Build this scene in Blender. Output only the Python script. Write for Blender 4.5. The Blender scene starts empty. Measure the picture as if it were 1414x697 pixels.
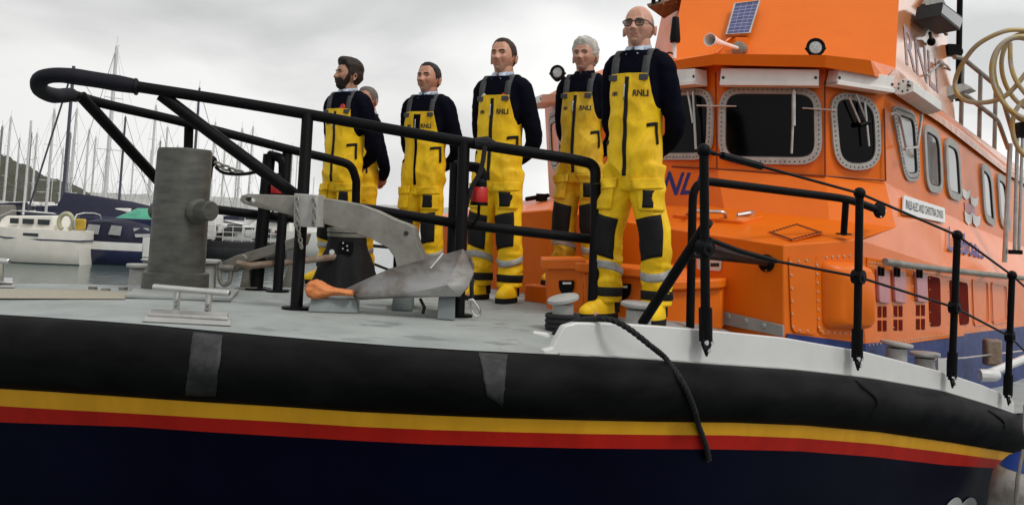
import bpy, bmesh, math, random
import numpy as np
from mathutils import Vector, Matrix, noise, Quaternion
from mathutils.bvhtree import BVHTree

random.seed(7)
SC = bpy.context.scene
COL = SC.collection
# ------------------------------------------------------------------ camera geometry (photo pixels -> rays)
F, PX, PY, CZ = 1400.0, 707.0, 174.0, 2.35
PIT, ROL = math.radians(5.2), math.radians(2.5)
CAM = Vector((0, 0, CZ))
FW = Vector((0, math.cos(PIT), math.sin(PIT)))
_u0 = Vector((0, -math.sin(PIT), math.cos(PIT))); _r0 = Vector((1, 0, 0))
RT = math.cos(ROL) * _r0 + math.sin(ROL) * _u0
UP = -math.sin(ROL) * _r0 + math.cos(ROL) * _u0
def ray(x, y): return FW + RT * ((x - PX) / F) - UP * ((y - PY) / F)
def P(x, y, d): return CAM + ray(x, y) * d
def Pz(x, y, z):
    r = ray(x, y); return CAM + r * ((z - CZ) / r.z)
def proj(p):
    v = Vector(p) - CAM; d = v.dot(FW); return (PX + F * v.dot(RT) / d, PY - F * v.dot(UP) / d, d)
class Plane:
    def __init__(s, A, B, C):
        s.P = Vector(A); s.n = (Vector(B) - s.P).cross(Vector(C) - s.P).normalized()
        if s.n.dot(CAM - s.P) < 0: s.n = -s.n
    def at(s, x, y, off=0.0):
        r = ray(x, y); q = s.P + s.n * off
        return CAM + r * ((q - CAM).dot(s.n) / r.dot(s.n))
def z_on(xy, py):
    """height of the point above (x, y) that shows on photo row py"""
    lo, hi = -3.0, 8.0
    for _ in range(50):
        m = (lo + hi) / 2
        if proj((xy[0], xy[1], m))[1] > py: lo = m
        else: hi = m
    return (lo + hi) / 2

# ------------------------------------------------------------------ materials
def _nodes(name):
    m = bpy.data.materials.new(name); m.use_nodes = True
    nt = m.node_tree; b = nt.nodes['Principled BSDF']
    return m, nt, b
def pm(name, col, rough=0.5, metal=0.0, var=0.12, scale=6.0, bump=0.0, bscale=60.0, coat=0.0, col2=None, lo=0.35, hi=0.65,
       stretch=(1, 1, 1), spec=0.5, rvar=0.1, detail=6.0, bdist=0.004):
    m, nt, b = _nodes(name); N, L = nt.nodes.new, nt.links.new
    tc = N('ShaderNodeTexCoord'); mp = N('ShaderNodeMapping'); mp.inputs['Scale'].default_value = stretch
    L(tc.outputs['Object'], mp.inputs['Vector'])
    nz = N('ShaderNodeTexNoise'); nz.inputs['Scale'].default_value = scale; nz.inputs['Detail'].default_value = detail
    nz.inputs['Roughness'].default_value = 0.65; L(mp.outputs[0], nz.inputs['Vector'])
    rp = N('ShaderNodeValToRGB'); rp.color_ramp.elements[0].position = lo; rp.color_ramp.elements[1].position = hi
    c2 = col2 if col2 else tuple(min(1, c * (1 + var)) for c in col); c1 = col if col2 else tuple(c * (1 - var) for c in col)
    rp.color_ramp.elements[0].color = (*c1, 1); rp.color_ramp.elements[1].color = (*c2, 1)
    L(nz.outputs['Fac'], rp.inputs['Fac']); L(rp.outputs['Color'], b.inputs['Base Color'])
    mr = N('ShaderNodeMapRange'); mr.inputs['To Min'].default_value = max(0.02, rough - rvar); mr.inputs['To Max'].default_value = min(1, rough + rvar)
    nz2 = N('ShaderNodeTexNoise'); nz2.inputs['Scale'].default_value = scale * 2.7; nz2.inputs['Detail'].default_value = 4; L(mp.outputs[0], nz2.inputs['Vector'])
    L(nz2.outputs['Fac'], mr.inputs['Value']); L(mr.outputs['Result'], b.inputs['Roughness'])
    b.inputs['Metallic'].default_value = metal; b.inputs['Coat Weight'].default_value = coat; b.inputs['Coat Roughness'].default_value = 0.12
    b.inputs['Specular IOR Level'].default_value = spec
    if bump:
        bn = N('ShaderNodeTexNoise'); bn.inputs['Scale'].default_value = bscale; bn.inputs['Detail'].default_value = 5; L(mp.outputs[0], bn.inputs['Vector'])
        bp = N('ShaderNodeBump'); bp.inputs['Strength'].default_value = bump; bp.inputs['Distance'].default_value = bdist
        L(bn.outputs['Fac'], bp.inputs['Height']); L(bp.outputs['Normal'], b.inputs['Normal'])
    return m
M = {}
M['orange'] = pm('orange_paint', (0.74, 0.145, 0.004), 0.38, col2=(0.80, 0.165, 0.006), scale=2.0, bump=0.06, bscale=3.0, coat=0.08, bdist=0.02, spec=0.25)
M['orange_side'] = pm('orange_gloss_side', (0.76, 0.160, 0.008), 0.20, var=0.07, scale=2.2, bump=0.14, bscale=2.0, coat=0.04, bdist=0.02, spec=0.14)
M['yellow_cloth'] = pm('yellow_oilskin', (0.70, 0.40, 0.006), 0.6, col2=(0.90, 0.56, 0.008), scale=6, stretch=(1, 1, 0.6), lo=0.36, hi=0.56, bump=0.7, bscale=13, bdist=0.014, spec=0.3)
M['yellow_cloth_worn'] = pm('yellow_oilskin_worn', (0.46, 0.29, 0.014), 0.6, col2=(0.74, 0.48, 0.016), scale=9, bump=0.7, bscale=15, bdist=0.012, spec=0.35)
M['black_cloth'] = pm('black_cordura', (0.006, 0.006, 0.007), 0.8, var=0.3, scale=30, bump=0.3, bscale=180, bdist=0.002, spec=0.3)
M['strap'] = pm('grey_webbing', (0.055, 0.055, 0.06), 0.75, var=0.2, scale=60, bump=0.3, bscale=250, bdist=0.001)
M['navy_wool'] = pm('navy_wool', (0.0042, 0.0046, 0.010), 0.95, var=0.25, scale=14, bump=0.5, bscale=150, bdist=0.004, spec=0.05)
M['reflect'] = pm('grey_reflective_tape', (0.30, 0.30, 0.29), 0.4, var=0.12, scale=40)
M['shirt'] = pm('pale_blue_shirt', (0.50, 0.58, 0.70), 0.8, var=0.06, scale=30)
M['print'] = pm('black_print', (0.012, 0.012, 0.014), 0.6, var=0.1)
M['black_paint'] = pm('black_powder_coat', (0.004, 0.004, 0.005), 0.50, var=0.25, scale=12, bump=0.1, bscale=160, bdist=0.001, spec=0.10)
M['foam'] = pm('black_foam_wrap', (0.005, 0.005, 0.011), 0.7, var=0.25, scale=30, bump=0.3, bscale=60, bdist=0.004, spec=0.25)
M['samson'] = pm('weathered_grey_bronze', (0.050, 0.052, 0.046), 0.55, metal=0.15, col2=(0.100, 0.100, 0.088), scale=4, stretch=(1.6, 1.6, 5.0), bump=0.3, bscale=45, bdist=0.003)
M['galv'] = pm('galvanised_grey', (0.19, 0.18, 0.155), 0.55, metal=0.45, col2=(0.30, 0.29, 0.255), scale=7, bump=0.25, bscale=70, bdist=0.002)
M['galv_fluke'] = pm('galvanised_fluke', (0.16, 0.135, 0.115), 0.5, metal=0.45, col2=(0.31, 0.305, 0.30), scale=4, lo=0.38, hi=0.56, bump=0.35, bscale=26, bdist=0.004)
M['steel'] = pm('polished_steel', (0.62, 0.61, 0.60), 0.16, metal=1.0, var=0.08, scale=10)
M['steel_dull'] = pm('brushed_steel', (0.50, 0.49, 0.47), 0.38, metal=0.85, var=0.15, scale=14, bump=0.1, bscale=80, bdist=0.001)
M['white_paint'] = pm('white_paint', (0.62, 0.62, 0.61), 0.4, var=0.05, scale=3, coat=0.3)
M['white_box'] = pm('white_weathered_paint', (0.78, 0.76, 0.73), 0.5, var=0.08, scale=6)
M['grey_frame'] = pm('bare_alloy_frame', (0.38, 0.37, 0.35), 0.5, metal=0.1, var=0.12, scale=14)
M['grey_paint'] = pm('deck_grey_paint', (0.30, 0.31, 0.30), 0.6, var=0.08, scale=8, bump=0.15, bscale=90, bdist=0.002)
M['bollard'] = pm('pale_grey_bollard', (0.36, 0.355, 0.34), 0.5, var=0.10, scale=9)
M['rubber_black'] = pm('black_rubber', (0.003, 0.003, 0.0035), 0.6, col2=(0.013, 0.013, 0.014), scale=2.2, bump=0.15, bscale=14, bdist=0.004, lo=0.4, hi=0.8, spec=0.06, stretch=(1, 1, 2.5))
M['bluepaint'] = pm('royal_blue_paint', (0.014, 0.026, 0.12), 0.4, col2=(0.030, 0.050, 0.17), scale=5, spec=0.15)
M['navy'] = pm('navy_hull_paint', (0.0015, 0.0018, 0.010), 0.35, var=0.3, scale=1.2, spec=0.06)
M['stripe_y'] = pm('hull_stripe_yellow', (0.60, 0.29, 0.010), 0.45, col2=(0.70, 0.35, 0.014), scale=5, stretch=(1, 1, 0.2), spec=0.3)
M['stripe_r'] = pm('hull_stripe_red', (0.32, 0.008, 0.004), 0.45, col2=(0.42, 0.012, 0.006), scale=5, stretch=(1, 1, 0.2), spec=0.2)
M['text_blue'] = pm('blue_lettering', (0.030, 0.030, 0.17), 0.5, var=0.1, spec=0.2)
M['text_worn'] = pm('worn_lettering', (0.55, 0.36, 0.34), 0.5, col2=(0.20, 0.18, 0.24), scale=40, lo=0.42, hi=0.55)
M['glass_dark'] = pm('dark_window_glass', (0.002, 0.002, 0.0025), 0.08, var=0.2, scale=3, spec=0.11, rvar=0.02)
M['glass_side'] = pm('sky_reflecting_glass', (0.03, 0.035, 0.035), 0.05, var=0.2, scale=3, spec=0.9, rvar=0.02, coat=1.0)
M['lens'] = pm('lamp_lens', (0.42, 0.43, 0.42), 0.15, var=0.25, scale=60, metal=0.2)
M['red_plastic'] = pm('red_plastic', (0.50, 0.016, 0.014), 0.35, var=0.1, scale=20)
M['rope'] = pm('black_rope', (0.008, 0.008, 0.010), 0.85, var=0.3, scale=40, bump=0.8, bscale=110, bdist=0.008)
M['hose'] = pm('yellow_grey_hose', (0.46, 0.32, 0.07), 0.5, col2=(0.42, 0.36, 0.27), scale=7, lo=0.4, hi=0.6)
M['orange_cloth'] = pm('orange_cloth', (0.50, 0.13, 0.03), 0.75, col2=(0.66, 0.24, 0.08), scale=14, bump=0.4, bscale=40, bdist=0.008)
M['grip'] = pm('tan_grip_mat', (0.34, 0.31, 0.24), 0.85, var=0.18, scale=60, bump=0.5, bscale=130, bdist=0.004)
M['pinkdoor'] = pm('faded_pink_vent_door', (0.52, 0.22, 0.24), 0.4, var=0.08, scale=10)
M['maroon'] = pm('dark_red_recess', (0.13, 0.010, 0.005), 0.7, var=0.15, scale=10, spec=0.03)
M['solar'] = None
M['rust'] = pm('rusty_brown', (0.17, 0.09, 0.05), 0.7, col2=(0.24, 0.20, 0.16), scale=20)
M['rivet'] = pm('pale_rivet', (0.60, 0.42, 0.30), 0.35, metal=0.4, var=0.1)
M['seam'] = pm('dark_seam', (0.17, 0.026, 0.003), 0.5, var=0.1)
M['eye'] = pm('eye_white', (0.55, 0.52, 0.48), 0.25, var=0.05)
M['iris'] = pm('eye_iris', (0.02, 0.016, 0.012), 0.2, var=0.1)
def cloth_mat(name, c1, c2):
    m, nt, b = _nodes(name); N, L = nt.nodes.new, nt.links.new
    tc = N('ShaderNodeTexCoord'); mp = N('ShaderNodeMapping'); mp.inputs['Scale'].default_value = (1, 1, 0.75); L(tc.outputs['Object'], mp.inputs['Vector'])
    n1 = N('ShaderNodeTexNoise'); n1.inputs['Scale'].default_value = 6.5; n1.inputs['Detail'].default_value = 8; n1.inputs['Roughness'].default_value = 0.65; n1.inputs['Distortion'].default_value = 0.8; L(mp.outputs[0], n1.inputs['Vector'])
    r = N('ShaderNodeValToRGB'); e = r.color_ramp.elements; e[0].position = 0.36; e[1].position = 0.58; e[0].color = (*c1, 1); e[1].color = (*c2, 1); L(n1.outputs['Fac'], r.inputs['Fac']); L(r.outputs[0], b.inputs['Base Color'])
    b.inputs['Roughness'].default_value = 0.55; b.inputs['Specular IOR Level'].default_value = 0.3
    n2 = N('ShaderNodeTexNoise'); n2.noise_type = 'RIDGED_MULTIFRACTAL'; n2.inputs['Scale'].default_value = 4.2; n2.inputs['Detail'].default_value = 4; n2.inputs['Distortion'].default_value = 0.5; L(mp.outputs[0], n2.inputs['Vector'])
    bp = N('ShaderNodeBump'); bp.inputs['Strength'].default_value = 0.8; bp.inputs['Distance'].default_value = 0.030; L(n2.outputs['Fac'], bp.inputs['Height'])
    n3 = N('ShaderNodeTexNoise'); n3.inputs['Scale'].default_value = 38; n3.inputs['Detail'].default_value = 4; L(mp.outputs[0], n3.inputs['Vector'])
    b2 = N('ShaderNodeBump'); b2.inputs['Strength'].default_value = 0.3; b2.inputs['Distance'].default_value = 0.004; L(n3.outputs['Fac'], b2.inputs['Height']); L(bp.outputs[0], b2.inputs['Normal']); L(b2.outputs[0], b.inputs['Normal'])
    return m
M['yellow_cloth'] = cloth_mat('yellow_oilskin_cloth', (0.68, 0.39, 0.005), (0.92, 0.58, 0.008))
M['yellow_cloth_worn'] = cloth_mat('worn_yellow_oilskin_cloth', (0.42, 0.26, 0.016), (0.74, 0.47, 0.016))
def deck_mat():
    m, nt, b = _nodes('deck_nonslip'); N, L = nt.nodes.new, nt.links.new
    tc = N('ShaderNodeTexCoord'); n1 = N('ShaderNodeTexNoise'); n1.inputs['Scale'].default_value = 2.3; n1.inputs['Detail'].default_value = 9; n1.inputs['Roughness'].default_value = 0.7
    L(tc.outputs['Object'], n1.inputs['Vector'])
    r1 = N('ShaderNodeValToRGB'); e = r1.color_ramp.elements; e[0].position = 0.30; e[0].color = (0.235, 0.258, 0.250, 1); e[1].position = 0.68; e[1].color = (0.35, 0.375, 0.362, 1)
    L(n1.outputs['Fac'], r1.inputs['Fac'])
    n2 = N('ShaderNodeTexNoise'); n2.inputs['Scale'].default_value = 5.5; n2.inputs['Detail'].default_value = 3; L(tc.outputs['Object'], n2.inputs['Vector'])
    r2 = N('ShaderNodeValToRGB'); r2.color_ramp.elements[0].position = 0.60; r2.color_ramp.elements[1].position = 0.66
    L(n2.outputs['Fac'], r2.inputs['Fac'])
    mx = N('ShaderNodeMix'); mx.data_type = 'RGBA'; mx.inputs[7].default_value = (0.13, 0.15, 0.15, 1)
    ml = N('ShaderNodeMath'); ml.operation = 'MULTIPLY'; ml.inputs[1].default_value = 0.55; L(r2.outputs['Color'], ml.inputs[0])
    L(ml.outputs[0], mx.inputs[0]); L(r1.outputs['Color'], mx.inputs[6]); L(mx.outputs[2], b.inputs['Base Color'])
    rr = N('ShaderNodeMapRange'); rr.inputs['To Min'].default_value = 0.72; rr.inputs['To Max'].default_value = 0.28; L(ml.outputs[0], rr.inputs['Value']); L(rr.outputs[0], b.inputs['Roughness'])
    n3 = N('ShaderNodeTexNoise'); n3.inputs['Scale'].default_value = 220; L(tc.outputs['Object'], n3.inputs['Vector'])
    bp = N('ShaderNodeBump'); bp.inputs['Strength'].default_value = 0.35; bp.inputs['Distance'].default_value = 0.003; L(n3.outputs['Fac'], bp.inputs['Height']); L(bp.outputs[0], b.inputs['Normal'])
    return m
M['deck'] = deck_mat()
def solar_mat():
    m, nt, b = _nodes('solar_cells'); N, L = nt.nodes.new, nt.links.new
    tc = N('ShaderNodeTexCoord'); br = N('ShaderNodeTexBrick'); br.offset = 0; br.inputs['Scale'].default_value = 1.0
    br.inputs['Color1'].default_value = (0.055, 0.06, 0.17, 1); br.inputs['Color2'].default_value = (0.085, 0.09, 0.22, 1); br.inputs['Mortar'].default_value = (0.30, 0.31, 0.40, 1)
    br.inputs['Mortar Size'].default_value = 0.008; br.inputs['Brick Width'].default_value = 0.25; br.inputs['Row Height'].default_value = 0.111
    L(tc.outputs['UV'], br.inputs['Vector']); L(br.outputs['Color'], b.inputs['Base Color']); b.inputs['Roughness'].default_value = 0.2
    return m
M['solar'] = solar_mat()
def skin_mat(name, col):
    m, nt, b = _nodes(name); N, L = nt.nodes.new, nt.links.new
    at = N('ShaderNodeAttribute'); at.attribute_name = 'tone'
    tc = N('ShaderNodeTexCoord'); n1 = N('ShaderNodeTexNoise'); n1.inputs['Scale'].default_value = 40; n1.inputs['Detail'].default_value = 5; L(tc.outputs['Object'], n1.inputs['Vector'])
    r = N('ShaderNodeValToRGB'); e = r.color_ramp.elements; e[0].position = 0.3; e[1].position = 0.7
    e[0].color = (col[0] * 0.95, col[1] * 0.78, col[2] * 0.72, 1); e[1].color = (col[0] * 1.08, col[1] * 1.08, col[2] * 1.08, 1)
    L(n1.outputs['Fac'], r.inputs['Fac'])
    mx = N('ShaderNodeMix'); mx.data_type = 'RGBA'; mx.blend_type = 'MULTIPLY'; mx.inputs[0].default_value = 1.0
    L(r.outputs['Color'], mx.inputs[6]); L(at.outputs['Color'], mx.inputs[7]); L(mx.outputs[2], b.inputs['Base Color'])
    b.inputs['Roughness'].default_value = 0.48; b.inputs['Subsurface Weight'].default_value = 0.08; b.inputs['Subsurface Radius'].default_value = (0.012, 0.004, 0.002)
    bp = N('ShaderNodeBump'); bp.inputs['Strength'].default_value = 0.15; bp.inputs['Distance'].default_value = 0.002; L(n1.outputs['Fac'], bp.inputs['Height']); L(bp.outputs[0], b.inputs['Normal'])
    return m
def hair_mat(name, c1, c2):
    return pm(name, c1, 0.6, col2=c2, scale=55, stretch=(1, 0.35, 0.5), bump=0.9, bscale=120, bdist=0.006, spec=0.3, lo=0.3, hi=0.7)

# ------------------------------------------------------------------ mesh building
ORG = {}
class MB:
    def __init__(s): s.v = []; s.f = []; s.m = []; s.mi = 0; s.uv = None
    def add(s, vs, fs):
        o = len(s.v); s.v += [Vector(q) for q in vs]
        for f in fs: s.f.append(tuple(i + o for i in f)); s.m.append(s.mi)
        return s
    def box(s, c, size, rot=None):
        c = Vector(c); hx, hy, hz = (q / 2 for q in size)
        vs = [Vector((x, y, z)) for x in (-hx, hx) for y in (-hy, hy) for z in (-hz, hz)]
        if rot is not None: vs = [rot @ q for q in vs]
        return s.add([c + q for q in vs], [(0, 1, 3, 2), (4, 6, 7, 5), (0, 4, 5, 1), (2, 3, 7, 6), (0, 2, 6, 4), (1, 5, 7, 3)])
    def tube(s, pts, r, n=10, cap=True, closed=False):
        pts = [Vector(q) for q in pts]; k = len(pts)
        rs = list(r) if hasattr(r, '__len__') else [r] * k
        T = []
        for i in range(k):
            a_ = pts[(i - 1) % k] if (closed or i > 0) else pts[i]; b_ = pts[(i + 1) % k] if (closed or i < k - 1) else pts[i]
            t = (b_ - a_); T.append(t.normalized() if t.length > 1e-9 else Vector((0, 0, 1)))
        up = Vector((0, 0, 1)) if abs(T[0].z) < 0.9 else Vector((1, 0, 0))
        u = T[0].cross(up).normalized(); vs = []
        for i in range(k):
            u = (u - T[i] * u.dot(T[i])).normalized(); w = T[i].cross(u)
            for j in range(n):
                a_ = 2 * math.pi * j / n; vs.append(pts[i] + (u * math.cos(a_) + w * math.sin(a_)) * rs[i])
        fs = []
        for i in range(k if closed else k - 1):
            for j in range(n):
                i2 = (i + 1) % k; fs.append((i * n + j, i * n + (j + 1) % n, i2 * n + (j + 1) % n, i2 * n + j))
        if cap and not closed: fs += [tuple(reversed(range(n))), tuple((k - 1) * n + j for j in range(n))]
        return s.add(vs, fs)
    def lathe(s, prof, o, ax, n=20):
        """prof: (radius, distance along the axis)"""
        o = Vector(o); ax = Vector(ax).normalized(); u = ax.orthogonal().normalized(); w = ax.cross(u); vs = []
        for r, h in prof:
            for j in range(n):
                a_ = 2 * math.pi * j / n; vs.append(o + ax * h + (u * math.cos(a_) + w * math.sin(a_)) * max(r, 1e-5))
        k = len(prof); fs = []
        for i in range(k - 1):
            for j in range(n): fs.append((i * n + j, i * n + (j + 1) % n, (i + 1) * n + (j + 1) % n, (i + 1) * n + j))
        fs += [tuple(reversed(range(n))), tuple((k - 1) * n + j for j in range(n))]
        return s.add(vs, fs)
    def prism(s, poly, vec, cap=True):
        n = len(poly); poly = [Vector(q) for q in poly]; vec = Vector(vec)
        fs = [(i, (i + 1) % n, n + (i + 1) % n, n + i) for i in range(n)]
        if cap: fs += [tuple(reversed(range(n))), tuple(range(n, 2 * n))]
        return s.add(poly + [q + vec for q in poly], fs)
    def ring(s, outer, inner, vec):
        n = len(outer); vec = Vector(vec); O = [Vector(q) for q in outer]; I = [Vector(q) for q in inner]
        vs = O + I + [q + vec for q in O] + [q + vec for q in I]; fs = []
        for i in range(n):
            j = (i + 1) % n
            fs += [(2 * n + i, 2 * n + j, 3 * n + j, 3 * n + i), (i, j, 2 * n + j, 2 * n + i), (n + j, n + i, 3 * n + i, 3 * n + j), (j, i, n + i, n + j)]
        return s.add(vs, fs)
    def loft(s, rings, cap=True, closed=True):
        n = len(rings[0]); vs = [q for r in rings for q in r]; fs = []
        for i in range(len(rings) - 1):
            for j in range(n if closed else n - 1): fs.append((i * n + j, i * n + (j + 1) % n, (i + 1) * n + (j + 1) % n, (i + 1) * n + j))
        if cap and closed: fs += [tuple(reversed(range(n))), tuple((len(rings) - 1) * n + j for j in range(n))]
        return s.add(vs, fs)
    def ball(s, c, r, nu=12, nv=8, rot=None):
        c = Vector(c); rx, ry, rz = r if hasattr(r, '__len__') else (r, r, r); rings = []
        for i in range(nv + 1):
            t = math.pi * i / nv; rg = []
            for j in range(nu):
                a_ = 2 * math.pi * j / nu; q = Vector((rx * math.sin(t) * math.cos(a_), ry * math.sin(t) * math.sin(a_), -rz * math.cos(t)))
                rg.append(c + (rot @ q if rot is not None else q))
            rings.append(rg)
        return s.loft(rings, cap=False)
    def build(s, name, mats, parent=None, smooth=True, angle=35, bevel=0, recalc=True, weld=True):
        org = ORG.get(parent.name, Vector((0, 0, 0))) if parent else Vector((0, 0, 0))
        me = bpy.data.meshes.new(name); me.from_pydata([q - org for q in s.v], [], s.f); me.update()
        if not isinstance(mats, (list, tuple)): mats = [mats]
        for m in mats: me.materials.append(m)
        if len(mats) > 1: me.polygons.foreach_set('material_index', s.m)
        bm = bmesh.new(); bm.from_mesh(me)
        if weld: bmesh.ops.remove_doubles(bm, verts=bm.verts, dist=1e-5)
        if recalc: bmesh.ops.recalc_face_normals(bm, faces=bm.faces)
        bm.to_mesh(me); bm.free()
        if smooth:
            me.polygons.foreach_set('use_smooth', [True] * len(me.polygons)); me.set_sharp_from_angle(angle=math.radians(angle))
        o = bpy.data.objects.new(name, me); COL.objects.link(o)
        if parent: o.parent = parent; ORG[o.name] = org
        if bevel:
            bv = o.modifiers.new('bevel', 'BEVEL'); bv.width = bevel; bv.segments = 2; bv.limit_method = 'ANGLE'; bv.angle_limit = math.radians(40)
        return o
def empty(name, loc, label, cat, group=None, rotz=0.0, scale=1.0):
    o = bpy.data.objects.new(name, None); COL.objects.link(o); o.location = loc; o.rotation_euler = (0, 0, rotz); o.scale = (scale,) * 3
    ORG[o.name] = Vector(loc) if (rotz == 0 and scale == 1.0) else Vector((0, 0, 0))
    return tag(o, label, cat, group)
def tag(o, label=None, cat=None, group=None, kind=None):
    for k, v in (('label', label), ('category', cat), ('group', group), ('kind', kind)):
        if v: o[k] = v
    return o
def rpoly(pts, r, seg=5):
    """closed polygon with rounded corners"""
    pts = [Vector(q) for q in pts]; n = len(pts); out = []
    for i in range(n):
        p0, p1, p2 = pts[i - 1], pts[i], pts[(i + 1) % n]
        a_ = (p0 - p1); b_ = (p2 - p1); ra = min(r, a_.length * 0.49); rb = min(r, b_.length * 0.49)
        A = p1 + a_.normalized() * ra; B = p1 + b_.normalized() * rb
        for k in range(seg + 1):
            t = k / seg; out.append(A * (1 - t) ** 2 + p1 * 2 * t * (1 - t) + B * t * t)
    return out
def fillet(pts, r, seg=6):
    pts = [Vector(q) for q in pts]; out = [pts[0]]
    for i in range(1, len(pts) - 1):
        p0, p1, p2 = pts[i - 1], pts[i], pts[i + 1]; a_ = p0 - p1; b_ = p2 - p1
        ra = min(r, a_.length * 0.49, b_.length * 0.49); A = p1 + a_.normalized() * ra; B = p1 + b_.normalized() * ra
        for k in range(seg + 1):
            t = k / seg; out.append(A * (1 - t) ** 2 + p1 * 2 * t * (1 - t) + B * t * t)
    return out + [pts[-1]]
def spline(pts, k=8):
    pts = [Vector(q) for q in pts]; out = []
    for i in range(len(pts) - 1):
        p0 = pts[max(i - 1, 0)]; p1 = pts[i]; p2 = pts[i + 1]; p3 = pts[min(i + 2, len(pts) - 1)]
        for j in range(k):
            t = j / k; out.append(0.5 * ((2 * p1) + (p2 - p0) * t + (2 * p0 - 5 * p1 + 4 * p2 - p3) * t * t + (3 * p1 - p0 - 3 * p2 + p3) * t ** 3))
    return out + [pts[-1]]
def bil(c4, u, v):
    bl, br, tr, tl = c4; return (bl * (1 - u) + br * u) * (1 - v) + (tl * (1 - u) + tr * u) * v
def inset(poly, d):
    c = sum(poly, Vector()) / len(poly); out = []
    n = len(poly); nrm = (poly[n // 4] - c).cross(poly[n // 2] - c)
    if nrm.length < 1e-9: nrm = (poly[1] - c).cross(poly[n // 3] - c)
    nrm.normalize()
    for i in range(n):
        t = (poly[(i + 1) % n] - poly[i - 1]).normalized(); q = t.cross(nrm)
        if q.dot(poly[i] - c) > 0: q = -q
        out.append(poly[i] + q.normalized() * d)
    return out
_tc = {}
def text_geo(txt, bold=0.012, shear=0.0):
    """vertices scaled into a unit box (x by string width, y by cap height) and triangles"""
    key = (txt, bold, shear)
    if key in _tc: return _tc[key]
    cu = bpy.data.curves.new('lettering', 'FONT'); cu.body = txt; cu.offset = bold; cu.shear = shear; cu.resolution_u = 4
    o = bpy.data.objects.new('lettering', cu); COL.objects.link(o)
    me = bpy.data.meshes.new_from_object(o.evaluated_get(bpy.context.evaluated_depsgraph_get()))
    vs = np.array([v.co[:] for v in me.vertices]); fs = [tuple(q.vertices) for q in me.polygons]
    bpy.data.objects.remove(o); bpy.data.curves.remove(cu); bpy.data.meshes.remove(me)
    mn, mx = vs.min(0), vs.max(0); vs = (vs - mn) / np.maximum(mx - mn, 1e-6)
    _tc[key] = (vs, fs, (mx - mn)[0] / (mx - mn)[1]); return _tc[key]
def text_quad(mb, txt, c4, off, bold=0.012, shear=0.0):
    vs, fs, _ = text_geo(txt, bold, shear)
    n = (c4[1] - c4[0]).cross(c4[3] - c4[0]).normalized()
    if n.dot(CAM - c4[0]) < 0: n = -n
    mb.add([bil(c4, q[0], q[1]) + n * off for q in vs], fs)
def bvh_of(o):
    me = o.data; return BVHTree.FromPolygons([v.co[:] for v in me.vertices], [tuple(q.vertices) for q in me.polygons])
# ------------------------------------------------------------------ camera, sky, sun
cd = bpy.data.cameras.new('camera'); cam = bpy.data.objects.new('camera', cd); COL.objects.link(cam); SC.camera = cam
cd.sensor_width = 36; cd.lens = F / 1414 * 36; cd.clip_start = 0.05; cd.clip_end = 20000
cd.shift_y = -(348.5 - PY) / 1414
cam.matrix_world = Matrix(((RT.x, UP.x, -FW.x, 0), (RT.y, UP.y, -FW.y, 0), (RT.z, UP.z, -FW.z, CZ), (0, 0, 0, 1)))
SUN_DIR = Vector((0.62, -0.58, 1.10)).normalized()
w = bpy.data.worlds.new('World'); SC.world = w; w.use_nodes = True
nt = w.node_tree; N, L = nt.nodes.new, nt.links.new
bg = nt.nodes['Background']; out = nt.nodes['World Output']
sky = N('ShaderNodeTexSky'); sky.sky_type = 'NISHITA'; sky.sun_disc = False
sky.sun_elevation = math.asin(SUN_DIR.z); sky.sun_rotation = math.atan2(SUN_DIR.x, SUN_DIR.y); sky.air_density = 2; sky.dust_density = 6
L(sky.outputs[0], bg.inputs['Color']); bg.inputs['Strength'].default_value = 0.08
tc = N('ShaderNodeTexCoord'); mp = N('ShaderNodeMapping'); mp.inputs['Scale'].default_value = (1.0, 1.0, 2.2); mp.inputs['Location'].default_value = (0.4, 0.1, 0.35)
L(tc.outputs['Generated'], mp.inputs['Vector'])
nz = N('ShaderNodeTexNoise'); nz.inputs['Scale'].default_value = 3.1; nz.inputs['Detail'].default_value = 5.0; nz.inputs['Roughness'].default_value = 0.45; nz.inputs['Distortion'].default_value = 0.35
L(mp.outputs[0], nz.inputs['Vector'])
rp = N('ShaderNodeValToRGB'); e = rp.color_ramp.elements
e[0].position = 0.36; e[0].color = (0.60, 0.605, 0.61, 1); e[1].position = 0.60; e[1].color = (1.0, 1.0, 0.99, 1)
L(nz.outputs['Fac'], rp.inputs['Fac'])
sx_ = N('ShaderNodeSeparateXYZ'); L(tc.outputs['Generated'], sx_.inputs[0])
gx = N('ShaderNodeMapRange'); gx.inputs['From Min'].default_value = -0.5; gx.inputs['From Max'].default_value = 0.5; gx.inputs['To Min'].default_value = 0.93; gx.inputs['To Max'].default_value = 1.20; L(sx_.outputs['X'], gx.inputs['Value'])
bg2 = N('ShaderNodeBackground'); L(gx.outputs[0], bg2.inputs['Strength']); L(rp.outputs[0], bg2.inputs['Color'])
ms = N('ShaderNodeMixShader'); ms.inputs[0].default_value = 0.92; L(bg.outputs[0], ms.inputs[1]); L(bg2.outputs[0], ms.inputs[2]); L(ms.outputs[0], out.inputs['Surface'])
sl = bpy.data.lights.new('sun', 'SUN'); sl.energy = 1.25; sl.angle = math.radians(12); sl.color = (1.0, 0.97, 0.92)
so = bpy.data.objects.new('sun', sl); COL.objects.link(so); so.rotation_euler = SUN_DIR.to_track_quat('Z', 'Y').to_euler(); so.location = (6, -10, 20)
SC.view_settings.view_transform = 'Standard'; SC.view_settings.look = 'None'; SC.view_settings.exposure = 0.0; SC.view_settings.gamma = 1.0
SC.view_settings.use_curve_mapping = False
SC.cycles.max_bounces = 6; SC.cycles.use_denoising = True

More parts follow.
